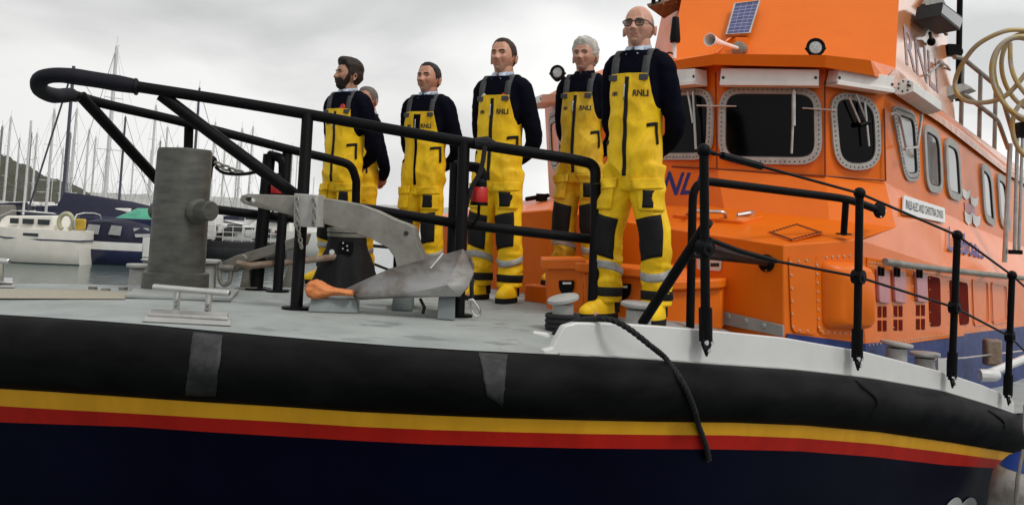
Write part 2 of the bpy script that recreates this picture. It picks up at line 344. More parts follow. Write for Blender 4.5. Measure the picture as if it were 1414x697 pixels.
# ------------------------------------------------------------------ water, far shore
def water_mat():
    m, nt, b = _nodes('harbour_water'); N, L = nt.nodes.new, nt.links.new
    b.inputs['Base Color'].default_value = (0.075, 0.105, 0.10, 1); b.inputs['Roughness'].default_value = 0.10; b.inputs['IOR'].default_value = 1.33
    tc = N('ShaderNodeTexCoord'); mp = N('ShaderNodeMapping'); mp.inputs['Scale'].default_value = (1, 1.0, 1); L(tc.outputs['Object'], mp.inputs['Vector'])
    n1 = N('ShaderNodeTexNoise'); n1.inputs['Scale'].default_value = 2.2; n1.inputs['Detail'].default_value = 5; L(mp.outputs[0], n1.inputs['Vector'])
    bp = N('ShaderNodeBump'); bp.inputs['Strength'].default_value = 0.35; bp.inputs['Distance'].default_value = 0.07; L(n1.outputs['Fac'], bp.inputs['Height']); L(bp.outputs[0], b.inputs['Normal'])
    return m
mb = MB(); S = 3000; mb.add([(-S, -200, 0), (S, -200, 0), (S, S, 0), (-S, S, 0)], [(0, 1, 2, 3)])
tag(mb.build('water', water_mat()), kind='structure')
def hill(name, x0, x1, y, hf, mat, dep_=120, n=160, k=10):
    rows = []
    for j in range(k + 1):
        v = j / k; rg = []
        for i in range(n + 1):
            x = x0 + (x1 - x0) * i / n; h = hf(x); x *= 1 + (dep_ * v / y if name == 'hill' else 0)
            z = h * math.sin(v * math.pi / 2) + noise.noise(Vector((x * 0.09, v * 5, 3))) * h * 0.12 + noise.noise(Vector((x * 0.3, v * 13, 7))) * h * 0.09 + noise.noise(Vector((x * 0.8, v * 25, 9))) * h * 0.05
            rg.append(Vector((x, y + dep_ * v, max(z, -1 if j else -1))))
        rows.append(rg)
    m = MB(); m.loft(rows, cap=False, closed=False); o = m.build(name, mat, angle=180); tag(o, kind='structure'); return o
hm = pm('wooded_hillside', (0.022, 0.026, 0.014), 0.95, col2=(0.085, 0.080, 0.050), scale=0.30, detail=12, lo=0.3, hi=0.7, bump=1.0, bscale=0.6, bdist=1.5)
fm = pm('haze_tinted_shore', (0.30, 0.31, 0.29), 0.95, col2=(0.40, 0.40, 0.38), scale=0.02, detail=8)  # pale grey holds the distance haze as part of the colour
def h1(x):
    px = 707 + F * x / 300.0
    t = (px - 20) / 140.0
    return (17.5 - 17.0 * max(0, min(1, (px - 15) / 155)) ** 0.9) * (1 if px < 165 else max(0, 1 - (px - 165) / 25)) + noise.noise(Vector((x * 0.12, 0, 0))) * 1.2 + 0.5
hill('hill', -330, -85, 300, h1, hm, n=420, k=22)
hill('far_shore', -600, 700, 1200, lambda x: 13 + 5 * noise.noise(Vector((x * 0.006, 1, 0))), fm, dep_=200)

# ------------------------------------------------------------------ the lifeboat
BOAT = empty('lifeboat', Vector((3.0, 10.0, 0.0)), 'large orange and navy lifeboat with black belting, the crew standing on its foredeck', 'lifeboat')
AX = Vector((0.62, 0.785, 0)).normalized()          # towards the stern
PT = Vector((AX.y, -AX.x, 0))                        # towards the port side
def part(mb_, name, mat, parent=None, **k): return mb_.build(name, mat, parent or BOAT, **k)
# port edge: (photo x, row of deck edge, distance, rows of belting bottom / yellow bottom / red bottom)
ED = [(-260, 424, 5.45, 512, 538, 561), (-120, 429, 5.15, 524, 549, 573), (0, 435, 4.95, 535, 559, 582), (100, 441, 4.78, 541, 565, 585.5), (200, 448.5, 4.64, 548, 570.5, 589), (300, 458, 4.53, 555, 576.5, 596),
      (400, 466.5, 4.46, 561, 582, 602), (500, 475, 4.42, 568, 588.5, 608), (600, 482, 4.41, 573, 593, 613), (700, 487, 4.45, 577, 596, 616), (800, 491, 4.58, 580, 598.5, 618.5), (900, 497, 4.80, 582, 600, 619.5),
      (1000, 504.5, 5.12, 583, 600.5, 620), (1100, 511, 5.54, 587, 604.5, 622.5), (1200, 522, 6.05, 596, 612.5, 630), (1300, 539.5, 6.74, 610.5, 624.5, 641.5), (1369, 560, 7.42, 622, 634, 646), (1405, 573, 7.85, 628, 640, 652)]
PE = [P(x, y, d) for x, y, d, *_ in ED]
HB = []                                              # heights below the edge of the three lines
for (x, y, d, a_, b_, c_), q in zip(ED, PE):
    nrm = Vector((0.3, -1, 0))
    HB.append(None)
# horizontal outward normals along the edge
def normals(pts, side=1):
    out = []
    for i in range(len(pts)):
        t = pts[min(i + 1, len(pts) - 1)] - pts[max(i - 1, 0)]; t.z = 0; t.normalize(); out.append(Vector((t.y, -t.x, 0)) * side)
    return out
# extend: stem round to starboard, and aft to the stern
aft = [PE[-1] + Vector((1.3, 1.62, -0.10)), PE[-1] + Vector((3.2, 4.2, -0.12)), PE[-1] + Vector((5.2, 7.1, 0.0)), PE[-1] + Vector((6.2, 8.8, 0.1))]
stbd = [Pz(-60, 398, 1.73), Pz(30, 397.5, 1.73), Pz(100, 397, 1.73), Pz(200, 397, 1.735), Pz(300, 397, 1.735), Pz(420, 392, 1.74), Pz(530, 388, 1.74)]
d_ = (stbd[-1] - stbd[-2]).normalized()
s_aft = [stbd[-1] + AX * 1.5 - PT * 0.25 + Vector((0, 0, -0.1)), stbd[-1] + AX * 4.0 - PT * 0.45 + Vector((0, 0, -0.5)), stbd[-1] + AX * 8 - PT * 0.4 + Vector((0, 0, -0.65)), stbd[-1] + AX * 11.4 + Vector((0, 0, -0.55))]
tip = [Vector((-4.05, 5.75, 1.80)), Vector((-4.15, 6.1, 1.80)), Vector((-4.0, 6.42, 1.78))]
edge = list(reversed(s_aft)) + list(reversed(stbd)) + list(reversed(tip)) + PE + aft       # starboard stern -> stem -> port stern
ne = normals(edge)
n_s = len(s_aft) + len(stbd); i_p = n_s + len(tip)
rowsB = []
for i, q in enumerate(edge):
    k = i - i_p
    if 0 <= k < len(ED):
        x, y, d, a_, b_, c_ = ED[k]; o = ne[i]
        def zz(off, py):
            # same photo column: slide along the edge is negligible, solve height at the offset point
            return z_on((q + o * off)[:2], py)
        rowsB.append((zz(0.06, a_) - q.z, zz(0.045, b_) - q.z, zz(0.025, c_) - q.z))
    else: rowsB.append(None)
f0, f1 = rowsB[i_p], rowsB[i_p + len(ED) - 1]
rowsB = [(f0 if i < i_p else f1) if r is None else r for i, r in enumerate(rowsB)]
sec_f, sec_h, out_pt = [], [], []
for q, o, (ha, hb, hc) in zip(edge, ne, rowsB):
    fr = []
    for t, off in ((0.0, 0.0), (0.02, 0.045), (0.10, 0.095), (0.25, 0.135), (0.42, 0.155), (0.60, 0.148), (0.78, 0.118), (0.92, 0.085), (1.0, 0.062), (1.0, 0.02)):
        fr.append(q + o * off + Vector((0, 0, ha * t)))
    sec_f.append(fr)
    zw = -q.z - 0.5
    hr = [q + o * 0.060 + Vector((0, 0, ha * 0.97)), q + o * 0.045 + Vector((0, 0, hb)), q + o * 0.025 + Vector((0, 0, hc))]
    for t, off in ((0.10, 0.0), (0.25, -0.05), (0.5, -0.18), (0.75, -0.36), (1.0, -0.62)):
        hr.append(q + o * off + Vector((0, 0, hc + (zw - hc) * t)))
    sec_h.append(hr)
mb = MB(); mb.loft(sec_f, cap=False, closed=False)
BELT = part(mb, 'rubber_belting', M['rubber_black'], angle=60); BELT['label'] = 'thick black rubber belting along the deck edge'
mb = MB()
k = len(sec_h[0]); vs = [q for r in sec_h for q in r]
for i in range(len(sec_h) - 1):
    for j in range(k - 1):
        mb.f.append((i * k + j, (i + 1) * k + j, (i + 1) * k + j + 1, i * k + j + 1)); mb.m.append(0 if j == 0 else 1 if j == 1 else 2)
mb.v = vs
nS = len(sec_h) - 1
mb.f.append(tuple([j for j in range(k)] + [nS * k + j for j in reversed(range(k))])); mb.m.append(2)
HULL = part(mb, 'hull', [M['stripe_y'], M['stripe_r'], M['navy']], angle=60, recalc=True)
# deck: ribs between the two edges
port = [tip[1], tip[0]] + PE + aft; star = [tip[1]] + [tip[2]] + stbd + s_aft
def resample(pts, n):
    cum = [0]
    for i in range(1, len(pts)): cum.append(cum[-1] + (pts[i] - pts[i - 1]).length)
    out = []
    for k in range(n):
        s_ = cum[-1] * k / (n - 1); i = max(j for j in range(len(cum)) if cum[j] <= s_ + 1e-9); i = min(i, len(pts) - 2)
        out.append(pts[i].lerp(pts[i + 1], (s_ - cum[i]) / max(1e-9, cum[i + 1] - cum[i])))
    return out
NR = 70; pr, sr = resample(port, NR), resample(star, NR)
rows = []
for A, B in zip(pr, sr):
    sm = lambda a_, b_, x: (lambda u: u * u * (3 - 2 * u))(max(0.0, min(1.0, (x - a_) / (b_ - a_))))
    rg = []; wgt = sm(1.40, 1.66, A.z)
    for t in [0, 0.03, 0.07, 0.12, 0.18, 0.25, 0.35, 0.45, 0.55, 0.65, 0.75, 0.85, 0.93, 1.0]:
        q = A.lerp(B, t); zp = max(q.z + 0.03 * math.sin(math.pi * t), 1.778); k_ = sm(0.0, 0.20, t) * sm(1.0, 0.85, t)
        q.z = q.z + 0.003 + 0.025 * math.sin(math.pi * t) * (1 - wgt) + (zp - q.z) * k_ * wgt; rg.append(q)
    rows.append(rg)
mb = MB(); mb.loft(rows, cap=False, closed=False)
DECK = part(mb, 'deck', M['deck'], angle=50)
DB = BVHTree.FromPolygons([v + ORG['lifeboat'] for v in [q.co for q in DECK.data.vertices]], [tuple(q.vertices) for q in DECK.data.polygons])
def deck_z(x, y):
    h = DB.ray_cast(Vector((x, y, 10)), Vector((0, 0, -1))); return h[0].z if h[0] else 1.77
def on_deck(px, py, off=0.0):
    h = DB.ray_cast(CAM, ray(px, py).normalized()); q = h[0] if h[0] else Pz(px, py, 1.77)
    return q + Vector((0, 0, off))
BB = BVHTree.FromPolygons([q.co + ORG['lifeboat'] for q in BELT.data.vertices] + [q.co + ORG['lifeboat'] for q in HULL.data.vertices],
     [tuple(q.vertices) for q in BELT.data.polygons] + [tuple(i + len(BELT.data.vertices) for i in q.vertices) for q in HULL.data.polygons])
def on_side(px, py, off=0.0):
    h = BB.ray_cast(CAM, ray(px, py).normalized())
    if not h[0]: return None
    n = h[1] if h[1].dot(CAM - h[0]) > 0 else -h[1]
    return h[0] + n * off
# scuffed repair patches on the belting
scuff = pm('grey_scuffed_patch', (0.010, 0.010, 0.011), 0.7, col2=(0.046, 0.046, 0.047), scale=14, detail=9, lo=0.42, hi=0.75, bump=0.4, bscale=60)
def side_patch(c4, name, mat, off=0.004, nu=8, nv=12, jag=0.0):
    rows = []
    for j in range(nv + 1):
        rg = []
        for i in range(nu + 1):
            u, v = i / nu, j / nv
            x = (c4[0][0] * (1 - u) + c4[1][0] * u) * (1 - v) + (c4[3][0] * (1 - u) + c4[2][0] * u) * v
            y = (c4[0][1] * (1 - u) + c4[1][1] * u) * (1 - v) + (c4[3][1] * (1 - u) + c4[2][1] * u) * v
            if i in (0, nu): x += jag * noise.noise(Vector((x, y * 0.15, 0)))
            q = on_side(x, y, off); rg.append(q)
        if all(q is not None for q in rg): rows.append(rg)
    m = MB(); m.loft(rows, cap=False, closed=False); o = part(m, name, mat, angle=60); sd = o.modifiers.new('t', 'SOLIDIFY'); sd.thickness = 0.003; sd.offset = -1; return o
side_patch([(256, 545), (298, 546), (308, 463), (267, 459)], 'belting_patch', scuff, jag=2)
side_patch([(672, 545), (694, 560), (701, 490), (661, 487)], 'belting_patch', scuff, jag=2)
# belting joints
for pts in ([(1180, 525), (1192, 536), (1207, 548), (1210, 560), (1200, 575)], [(1363, 566), (1376, 574), (1385, 582), (1386, 592)]):
    q = [on_side(x, y, 0.0) for x, y in pts]; q = [t for t in q if t is not None]
    if len(q) > 2:
        m = MB(); m.tube(spline(q, 4), [0.004] + [0.012] * (len(spline(q, 4)) - 2) + [0.004], 8); part(m, 'belting_joint', M['rubber_black'])
# hull lettering: only the tops of two slanted white characters reach into the frame
m = MB()
for cx in (1313, 1333):
    pl = [(cx + 12 * math.cos(t) + 16 * math.sin(t) * 0.6, 712 - 26 * math.sin(t) + 4 * math.cos(t)) for t in [2 * math.pi * k / 20 for k in range(20)]]
    q = [on_side(x, y, 0.004) for x, y in pl]
    if all(t is not None for t in q): m.add(q, [tuple(range(20))])
part(m, 'hull_number', M['white_paint'])

# white bulwark from the foredeck aft
BWt = [(754, 483), (766, 480), (773, 466), (782, 450), (798, 445.5), (860, 446.5), (920, 450.5), (985, 456), (1087, 466), (1198, 485), (1300, 511), (1360, 531), (1398, 547), (1405, 554), (1405.5, 571)]
def edge_at(px):
    xs = [e_[0] for e_ in ED]
    for i in range(len(xs) - 1):
        if xs[i] <= px <= xs[i + 1]: t = (px - xs[i]) / (xs[i + 1] - xs[i]); return PE[i].lerp(PE[i + 1], t), ne[i_p + i].lerp(ne[i_p + i + 1], t).normalized()
    return PE[-1], ne[i_p + len(ED) - 1]
lo_, hi_, nn_ = [], [], []
for x, y in BWt:
    q, o = edge_at(min(x, 1405)); q = q - o * 0.025
    lo_.append(Vector((q.x, q.y, q.z - 0.004))); hi_.append(Vector((q.x, q.y, max(q.z + 0.006, z_on(q[:2], y))))); nn_.append(o)
rings = []
for A, B, o in zip(lo_, hi_, nn_): rings.append([A, B, B - o * 0.05, A - o * 0.05])
mb = MB(); mb.loft(rings)
BULW = part(mb, 'bulwark', M['white_paint'], bevel=0.006)
mb = MB(); mb.tube([q + o * 0.012 + Vector((0, 0, 0.004)) for q, o in [(a_, b_) for a_, b_ in zip(lo_[2:], nn_[2:])]], 0.009, 8); part(mb, 'bulwark_bead', M['grey_paint'])
# ------------------------------------------------------------------ superstructure
def dw(x): return 7.85 * 590 / (1812 - x)            # distance of the wheelhouse side wall under photo column x
def dl(x): return 6.75 * 620 / (1812 - x)            # distance of the lower side wall
TL = lambda t: Vector((1.69 - 1.40 * t, 6.30 + 1.45 * t, 0))
def shell(name, rows, mat, extra=(), parent=None, **k):
    m = MB(); m.loft([[Vector(q) for q in r] for r in rows], cap=False, closed=False)
    for f in extra: m.add(f, [tuple(range(len(f)))])
    return part(m, name, mat, parent, **k)
# --- coachroof (raised foredeck house in front of the wheelhouse)
cb = [P(1083, 464, 6.30), P(920, 430, 6.955), P(760, 408, 7.75), P(612, 388, 9.0), P(570, 380, 11.0)]
ct = [P(1083, 338, 6.30), P(920, 314, 6.955), P(760, 289, 7.75), P(612, 301, 9.0), P(590, 300, 11.0)]
for q in cb: q.z = min(q.z, deck_z(q.x, q.y)) - 0.03
rn = 0.05
cbk = [P(1237, 314, 7.30), P(1145, 303, 7.35), P(1000, 288, 7.70), P(918, 283, 8.15), P(795, 270, 8.95), P(690, 280, 10.2)]
mb = MB()
mb.loft([cb, ct], cap=False, closed=False)
C1189t, C1195b = P(1189, 330, 6.75), P(1195, 500, 6.75); cbp = P(1083, 480, 6.30)
mb.add([cb[0], ct[0], C1189t, C1195b, cbp], [(0, 1, 2, 3, 4)])
mb.add([ct[0], C1189t, cbk[0], cbk[1]], [(0, 1, 2, 3)])
mb.add([ct[0], ct[1], cbk[2], cbk[1]], [(0, 1, 2, 3)])
mb.add([ct[1], ct[2], cbk[4], cbk[3], cbk[2]], [(0, 1, 2, 3, 4)])
mb.add([ct[2], ct[3], cbk[5], cbk[4]], [(0, 1, 2, 3)])
mb.add([ct[3], ct[4], cbk[5]], [(0, 1, 2)])
COACH = part(mb, 'coachroof', M['orange'], angle=20, bevel=0.035)
# --- wheelhouse: window wall, lower skirt, side
wt = [P(752, 146, 10.5), P(795, 124, 8.95), P(925, 98, 8.30), P(987, 92, 7.92), P(1139, 95, 7.66), P(1220, 112, 7.80)]
wb = [P(758, 262, 10.5), P(795, 250, 8.95), P(925, 229, 8.22), P(990, 233, 7.86), P(1140, 243, 7.62), P(1222, 251, 7.80)]
skb = [P(760, 285, 10.5), cbk[4], cbk[3], cbk[2], cbk[1], cbk[0]]
sxs = [1222, 1300, 1386, 1440, 1480]
st_ = [P(1220, 112, 7.80), P(1300, 153, dw(1300)), P(1386, 224, dw(1386)), P(1440, 262, dw(1440)), P(1480, 290, dw(1480))]
sn = [P(1222, 251, 7.80), P(1300, 293, dw(1300)), P(1386, 330, dw(1386)), P(1440, 351, dw(1440)), P(1480, 366, dw(1480))]
smx = [1189, 1300, 1400, 1440, 1480]
sm_ = [P(1189, 332, 6.75), P(1300, 368, dl(1300)), P(1400, 379, dl(1400)), P(1440, 384, dl(1440)), P(1480, 388, dl(1480))]
sq = [P(1195, 474, 6.75), P(1300, 465, dl(1300)), P(1400, 452, dl(1400)), P(1440, 447, dl(1440)), P(1480, 442, dl(1480))]
sr_ = [Vector((q.x, q.y, 0.6)) for q in sq]
mb = MB()
mb.loft([wt, wb], cap=False, closed=False); mb.loft([wb, skb], cap=False, closed=False)
WH = part(mb, 'wheelhouse', M['orange'], angle=12)
mb = MB(); sn2 = [cbk[0]] + sn[1:]
mb.loft([st_, sn], cap=False, closed=False)
mb.add([sn[0], cbk[0], sn[1]], [(0, 1, 2)])
mb.add([cbk[0], sm_[0], sm_[1], sn[1]], [(0, 1, 2, 3)])
mb.loft([sn[1:], sm_[1:]], cap=False, closed=False)
mb.loft([sm_, sq], cap=False, closed=False)
# closing walls round the back
bk = [st_[-1], sn[-1], sm_[-1], sq[-1], sr_[-1]]
sb_ = [q - PT * 3.4 for q in bk]
mb.loft([bk, sb_], cap=False, closed=False)
SIDE = part(mb, 'side_wall', M['orange_side'], angle=8); SBV = BVHTree.FromPolygons([q.co + ORG['lifeboat'] for q in SIDE.data.vertices], [tuple(q.vertices) for q in SIDE.data.polygons])
def side_at(x, y, off=0.0):
    h = SBV.ray_cast(CAM, ray(x, y).normalized()); n = h[1] if h[1].dot(CAM - h[0]) > 0 else -h[1]; return h[0] + n * off
SIDE['label'] = 'glossy orange port side wall mirroring the sky'
mb = MB(); mb.loft([sq, sr_], cap=False, closed=False); mb.add([cbp, C1195b, sr_[0], Vector((cbp.x, cbp.y, 0.6))], [(0, 1, 2, 3)])
lowb = part(mb, 'blue_side_band', M['bluepaint'], angle=20)
# blue strip below the riveted corner panel
pc = Plane(cb[0], ct[0], C1189t)
mb = MB(); mb.prism([pc.at(1086, 460, 0.004), pc.at(1194, 474, 0.004), pc.at(1194, 510, 0.004), pc.at(1086, 490, 0.004)], pc.n * 0.006); part(mb, 'blue_corner_band', M['bluepaint'])
# --- brow (overhanging roof edge) and roof
bt = [P(750, 135, 10.4), P(790, 112, 8.75), P(931, 84, 8.05), P(987, 74.5, 7.65), P(1141, 76.5, 7.40), P(1202, 83.5, 7.48), P(1222, 108, 7.70)]
bb = [P(751, 146, 10.42), P(792, 126, 8.78), P(931, 97, 8.08), P(987, 89.5, 7.67), P(1139, 93, 7.42), P(1208, 105, 7.52), P(1222, 114, 7.72)]
bi = [wt[0], wt[1], wt[2], wt[3], wt[4], P(1214, 111, 7.80), wt[5]]
tb = [P(780, 125, 10.6), P(850, 95, 9.6), P(905, 68, 9.4), P(935, 80, 8.75), P(1100, 86, 8.35), P(1237, 94, 8.25), P(1237, 94, 8.25)]
ms_ = P(1386, 222, dw(1386) - 0.1); se = P(1480, 288, dw(1480) - 0.1)
mb = MB(); mb.loft([bi, bb, bt, tb], cap=False, closed=False)
BROW = part(mb, 'roof_brow', M['orange'], angle=15)
tside = [P(1237, 94, 8.25), P(1300, 152, 9.6), P(1393, 220, 11.6), P(1490, 285, 14.0)]
redge = [P(1222, 110, 7.70), P(1300, 163, dw(1300) - 0.12), P(1386, 231, dw(1386) - 0.12), se]
flake = pm('flaking_paint_sky_sheen', (0.62, 0.27, 0.13), 0.3, col2=(0.46, 0.13, 0.04), scale=9, detail=10, lo=0.46, hi=0.52, coat=0.5)  # flaking orange paint; its peach tone has reflected sky coloured in
shell('roof_edge', [[q - Vector((0, 0, 0.05)) for q in redge], redge, tside], flake, angle=20)
# back roof closure
mb = MB(); mb.add([tside[0], tside[1], tside[2], tside[3], tside[3] - PT * 3.4 + Vector((0, 0, 0.1)), P(752, 134, 10.6), tb[1], tb[2], tb[3]], [tuple(range(9))]); part(mb, 'roof', M['orange'], angle=10)
# --- tower
TWfl, TWfr, TWs = P(925, 84, 8.75), P(1236.5, 96, 8.22), P(1320, 176, 10.4)
TWtl, TWtr, TWst = P(955, -75, 9.75), P(1245, -75, 9.35), P(1296, -75, 11.2)
TWcl, TWct = P(900, 86, 9.7), P(914, 20, 10.1); TWc2 = P(960, -75, 10.6)
mb = MB(); mb.add([TWfl, TWfr, TWtr, TWtl], [(0, 1, 2, 3)]); mb.add([TWcl, TWfl, TWtl, TWc2, TWct], [(0, 1, 2, 3, 4)])
mb.add([TWtl, TWtr, TWst, TWc2], [(0, 1, 2, 3)]); mb.add([TWst, TWs, TWcl, TWc2], [(0, 1, 2, 3)])
TOWER = part(mb, 'mast_tower', M['orange'], angle=8)
mb = MB(); mb.add([TWfr, TWs, TWst, TWtr], [(0, 1, 2, 3)])
peach = pm('orange_sky_sheen', (0.78, 0.30, 0.13), 0.22, var=0.05, scale=2, coat=0.8, bump=0.06, bscale=2, bdist=0.02)  # orange paint turned peach: sky sheen mixed into the base colour
TSIDE = part(mb, 'tower_side', peach, smooth=False)
# dark bolted flange at the tower's left shoulder
pf = Plane(P(895, 8, 9.5), P(946, -8, 9.5), P(920, 24, 9.7))
m = MB(); m.prism([pf.at(893, 6), pf.at(915, 0), pf.at(950, -14), pf.at(957, -4), pf.at(915, 22)], pf.n * 0.04)
for i in range(14):
    u, v = random.random(), random.random(); q = pf.at(915 + 30 * u, 2 - 14 * u + 10 * v, 0.042); m.mi = 1; m.lathe([(0.008, 0), (0.008, 0.006)], q, pf.n, 8)
fl = part(m, 'bolted_flange', [M['rust'], M['rivet']], smooth=True)
m = MB(); m.tube([P(902, 5, 9.45), P(906, -30, 9.45)], 0.02, 8); m.tube([P(911, 3, 9.45), P(908, -30, 9.45)], 0.014, 8); part(m, 'flange_strut', M['black_paint'])

# --- window planes
wp_c = Plane(wt[3], wt[4], wb[3]); wp_r = Plane(wt[4], wt[5], wb[4]); wp_l = Plane(wt[2], wt[3], wb[2]); wp_s = Plane(st_[0], st_[2], sn[1]); wp_st = Plane(wt[0], wt[1], wb[0])
def window(pl, quad, width, r, mat, rivets=True, name='window', off=0.0):
    q = [pl.at(x, y, off) for x, y in quad]
    o = rpoly(q, r, 6); i = inset(o, width); n = pl.n
    m = MB(); m.ring(o, i, n * 0.022)
    m.mi = 1; m.ring(i, inset(i, 0.009), n * 0.016); m.mi = 0
    if rivets:
        mid = inset(o, width * 0.42); m.mi = 1; s_ = 0; stp = 0.036; last = mid[-1]; acc = 0
        for a_, b_ in zip(mid, mid[1:] + mid[:1]):
            L_ = (b_ - a_).length; t = acc
            while t < L_:
                m.lathe([(0.0058, 0), (0.005, 0.004)], a_.lerp(b_, t / L_) + n * 0.0225, n, 6); t += stp
            acc = t - L_
    f = part(m, name, [M['grey_frame'], M['print']], angle=40)
    g = MB(); g.prism([t + n * 0.003 for t in inset(o, width * 0.8)], n * 0.006); part(g, 'pane', mat, f, smooth=False)
    return f
window(wp_c, [(992, 226), (1136, 228), (1134, 121), (993, 120)], 0.054, 0.18, M['glass_dark'])
window(wp_r, [(1152, 236), (1216, 234), (1212, 136), (1143, 124)], 0.050, 0.19, M['glass_dark'])
window(wp_l, [(868, 221), (984, 221), (987, 121), (872, 127)], 0.054, 0.18, M['glass_dark'])
window(wp_s, [(1247, 251), (1268, 249), (1262, 156), (1228, 143)], 0.062, 0.15, M['glass_side'])
window(wp_s, [(1277, 264), (1300, 268), (1296, 183), (1272, 168)], 0.060, 0.17, M['glass_side'], False)
window(wp_s, [(1306, 272), (1327, 280), (1322, 199), (1302, 187)], 0.065, 0.17, M['glass_side'], False)
window(wp_s, [(1357, 304), (1373, 315), (1367, 236), (1352, 221)], 0.07, 0.17, M['glass_side'], False)
window(wp_s, [(1379, 312), (1394, 322), (1388, 247), (1374, 236)], 0.07, 0.17, M['glass_side'], False)
window(wp_st, [(763, 236), (777, 233), (777, 150), (759, 158)], 0.10, 0.2, M['glass_dark'], True)
# white shutter boxes over the windows
def hood(pl, quad, off, th, name='shutter_box'):
    q = [pl.at(x, y, off) for x, y in quad]; n = pl.n; dn = (q[0] - q[3]).normalized()
    m = MB(); m.prism(q, n * th)
    m.mi = 1
    for u, v in ((0.03, 0.45), (0.97, 0.5), (0.5, 0.1)):
        m.lathe([(0.012, 0), (0.012, 0.006)], bil(q, u, v) + n * th, n, 8)
    # lip along the lower edge
    m.mi = 0; m.prism([q[0] + dn * 0.002, q[1] + dn * 0.002, q[1] - dn * 0.03, q[0] - dn * 0.03], n * (th + 0.02))
    return part(m, name, [M['white_box'], M['print']], bevel=0.006, angle=30)
hood(wp_c, [(997, 120.5), (1131, 121.5), (1131.5, 99.5), (998.5, 97.5)], 0.03, 0.14)
hood(wp_r, [(1139.5, 119), (1217, 130.5), (1219, 108), (1144, 98)], 0.03, 0.14)
hood(wp_l, [(925, 124), (977, 119), (976, 97.5), (923, 101)], 0.03, 0.14)
hood(wp_st, [(752, 150), (780, 140), (781, 129), (751, 140)], 0.05, 0.22)
m = MB(); hA, hB = P(1236, 124, 7.75), P(1276, 151, 8.3); ax = (hB - hA).normalized(); nn = wp_s.n
upv = nn.cross(ax).normalized(); upv = upv if upv.z > 0 else -upv
prof = [q * 0.72 for q in (Vector((0, 0)), Vector((0.02, 0.09)), Vector((0.10, 0.125)), Vector((0.19, 0.08)), Vector((0.19, -0.02)), Vector((0.08, -0.06)), Vector((0, -0.05)))]
m.prism([hA + nn * q.x + upv * q.y for q in prof], ax * (hB - hA).length)
m.mi = 1; m.box(hA - ax * 0.012 + nn * 0.10 + upv * 0.03, (0.02, 0.02, 0.02))
for k in range(7):
    t = 2 * math.pi * k / 7; m.lathe([(0.009, 0), (0.009, 0.006)], hA - ax * 0.006 + nn * (0.068 + 0.045 * math.cos(t)) + upv * (0.025 + 0.040 * math.sin(t)), -ax, 6)
part(m, 'lamp_housing', [M['white_box'], M['print']], bevel=0.006)
# wipers
def px_tube(pl, pts, r, name, mat, off=0.05, n=8, parent=None, fil=0):
    q = [pl.at(x, y, off) if pl else None for x, y in pts]
    if fil: q = fillet(q, fil)
    m = MB(); m.tube(q, r, n); return part(m, name, mat, parent)
px_tube(wp_c, [(1096, 124), (1095, 170), (1093, 212)], 0.010, 'wiper', M['steel_dull'], 0.05)
px_tube(wp_c, [(1096, 126), (1096, 174)], 0.016, 'wiper', M['steel_dull'], 0.065)
px_tube(wp_c, [(1108, 149.5), (1140, 151.5), (1155, 153)], 0.007, 'wiper', M['steel_dull'], 0.06)
px_tube(wp_c, [(962, 146), (1017, 147)], 0.007, 'wiper', M['steel_dull'], 0.07)
px_tube(wp_l, [(957, 126), (961, 206)], 0.010, 'wiper', M['steel_dull'], 0.05)
px_tube(wp_l, [(950, 127), (957, 170)], 0.010, 'wiper', M['steel_dull'], 0.06)
px_tube(wp_r, [(1172, 134), (1189, 173)], 0.008, 'wiper', M['steel_dull'], 0.05)
px_tube(wp_r, [(1182, 130), (1198, 171)], 0.008, 'wiper', M['steel_dull'], 0.05)
px_tube(wp_r, [(1194, 141), (1200, 202)], 0.009, 'wiper', M['steel_dull'], 0.06)
px_tube(wp_r, [(1187, 173), (1201, 169)], 0.02, 'wiper', M['black_paint'], 0.055)
px_tube(wp_s, [(1230, 158), (1236, 156), (1242, 160), (1251, 204)], 0.010, 'wiper', M['steel_dull'], 0.07)
px_tube(wp_s, [(1273, 158), (1267, 203), (1249, 206)], 0.012, 'wiper', M['steel_dull'], 0.10)
# seam line below the windows and vertical joints
m = MB()
for pl, a_, b_ in ((wp_l, (928, 230), (990, 233)), (wp_c, (990, 233.5), (1139, 243)), (wp_r, (1139, 243), (1221, 249.5))):
    m.tube([pl.at(*a_, 0.002), pl.at(*b_, 0.002)], 0.007, 6)
m.tube([wp_c.at(988, 100, 0), wp_c.at(990, 232, 0)], 0.006, 6); m.tube([wp_c.at(1139, 112, 0), wp_c.at(1139.5, 242, 0)], 0.006, 6); m.tube([wp_r.at(1221, 150, 0.002), wp_r.at(1223, 250, 0.002)], 0.006, 6)
part(m, 'panel_seam', M['seam'])
# lettering on the skirt
psk = Plane(skb[2], skb[3], wb[3])
m = MB(); text_quad(m, 'RNLI', [psk.at(893, 272), psk.at(968, 267.5), psk.at(972, 239.5), psk.at(898, 236)], 0.006, 0.02, 0.25); part(m, 'lettering', M['text_blue'], smooth=False)
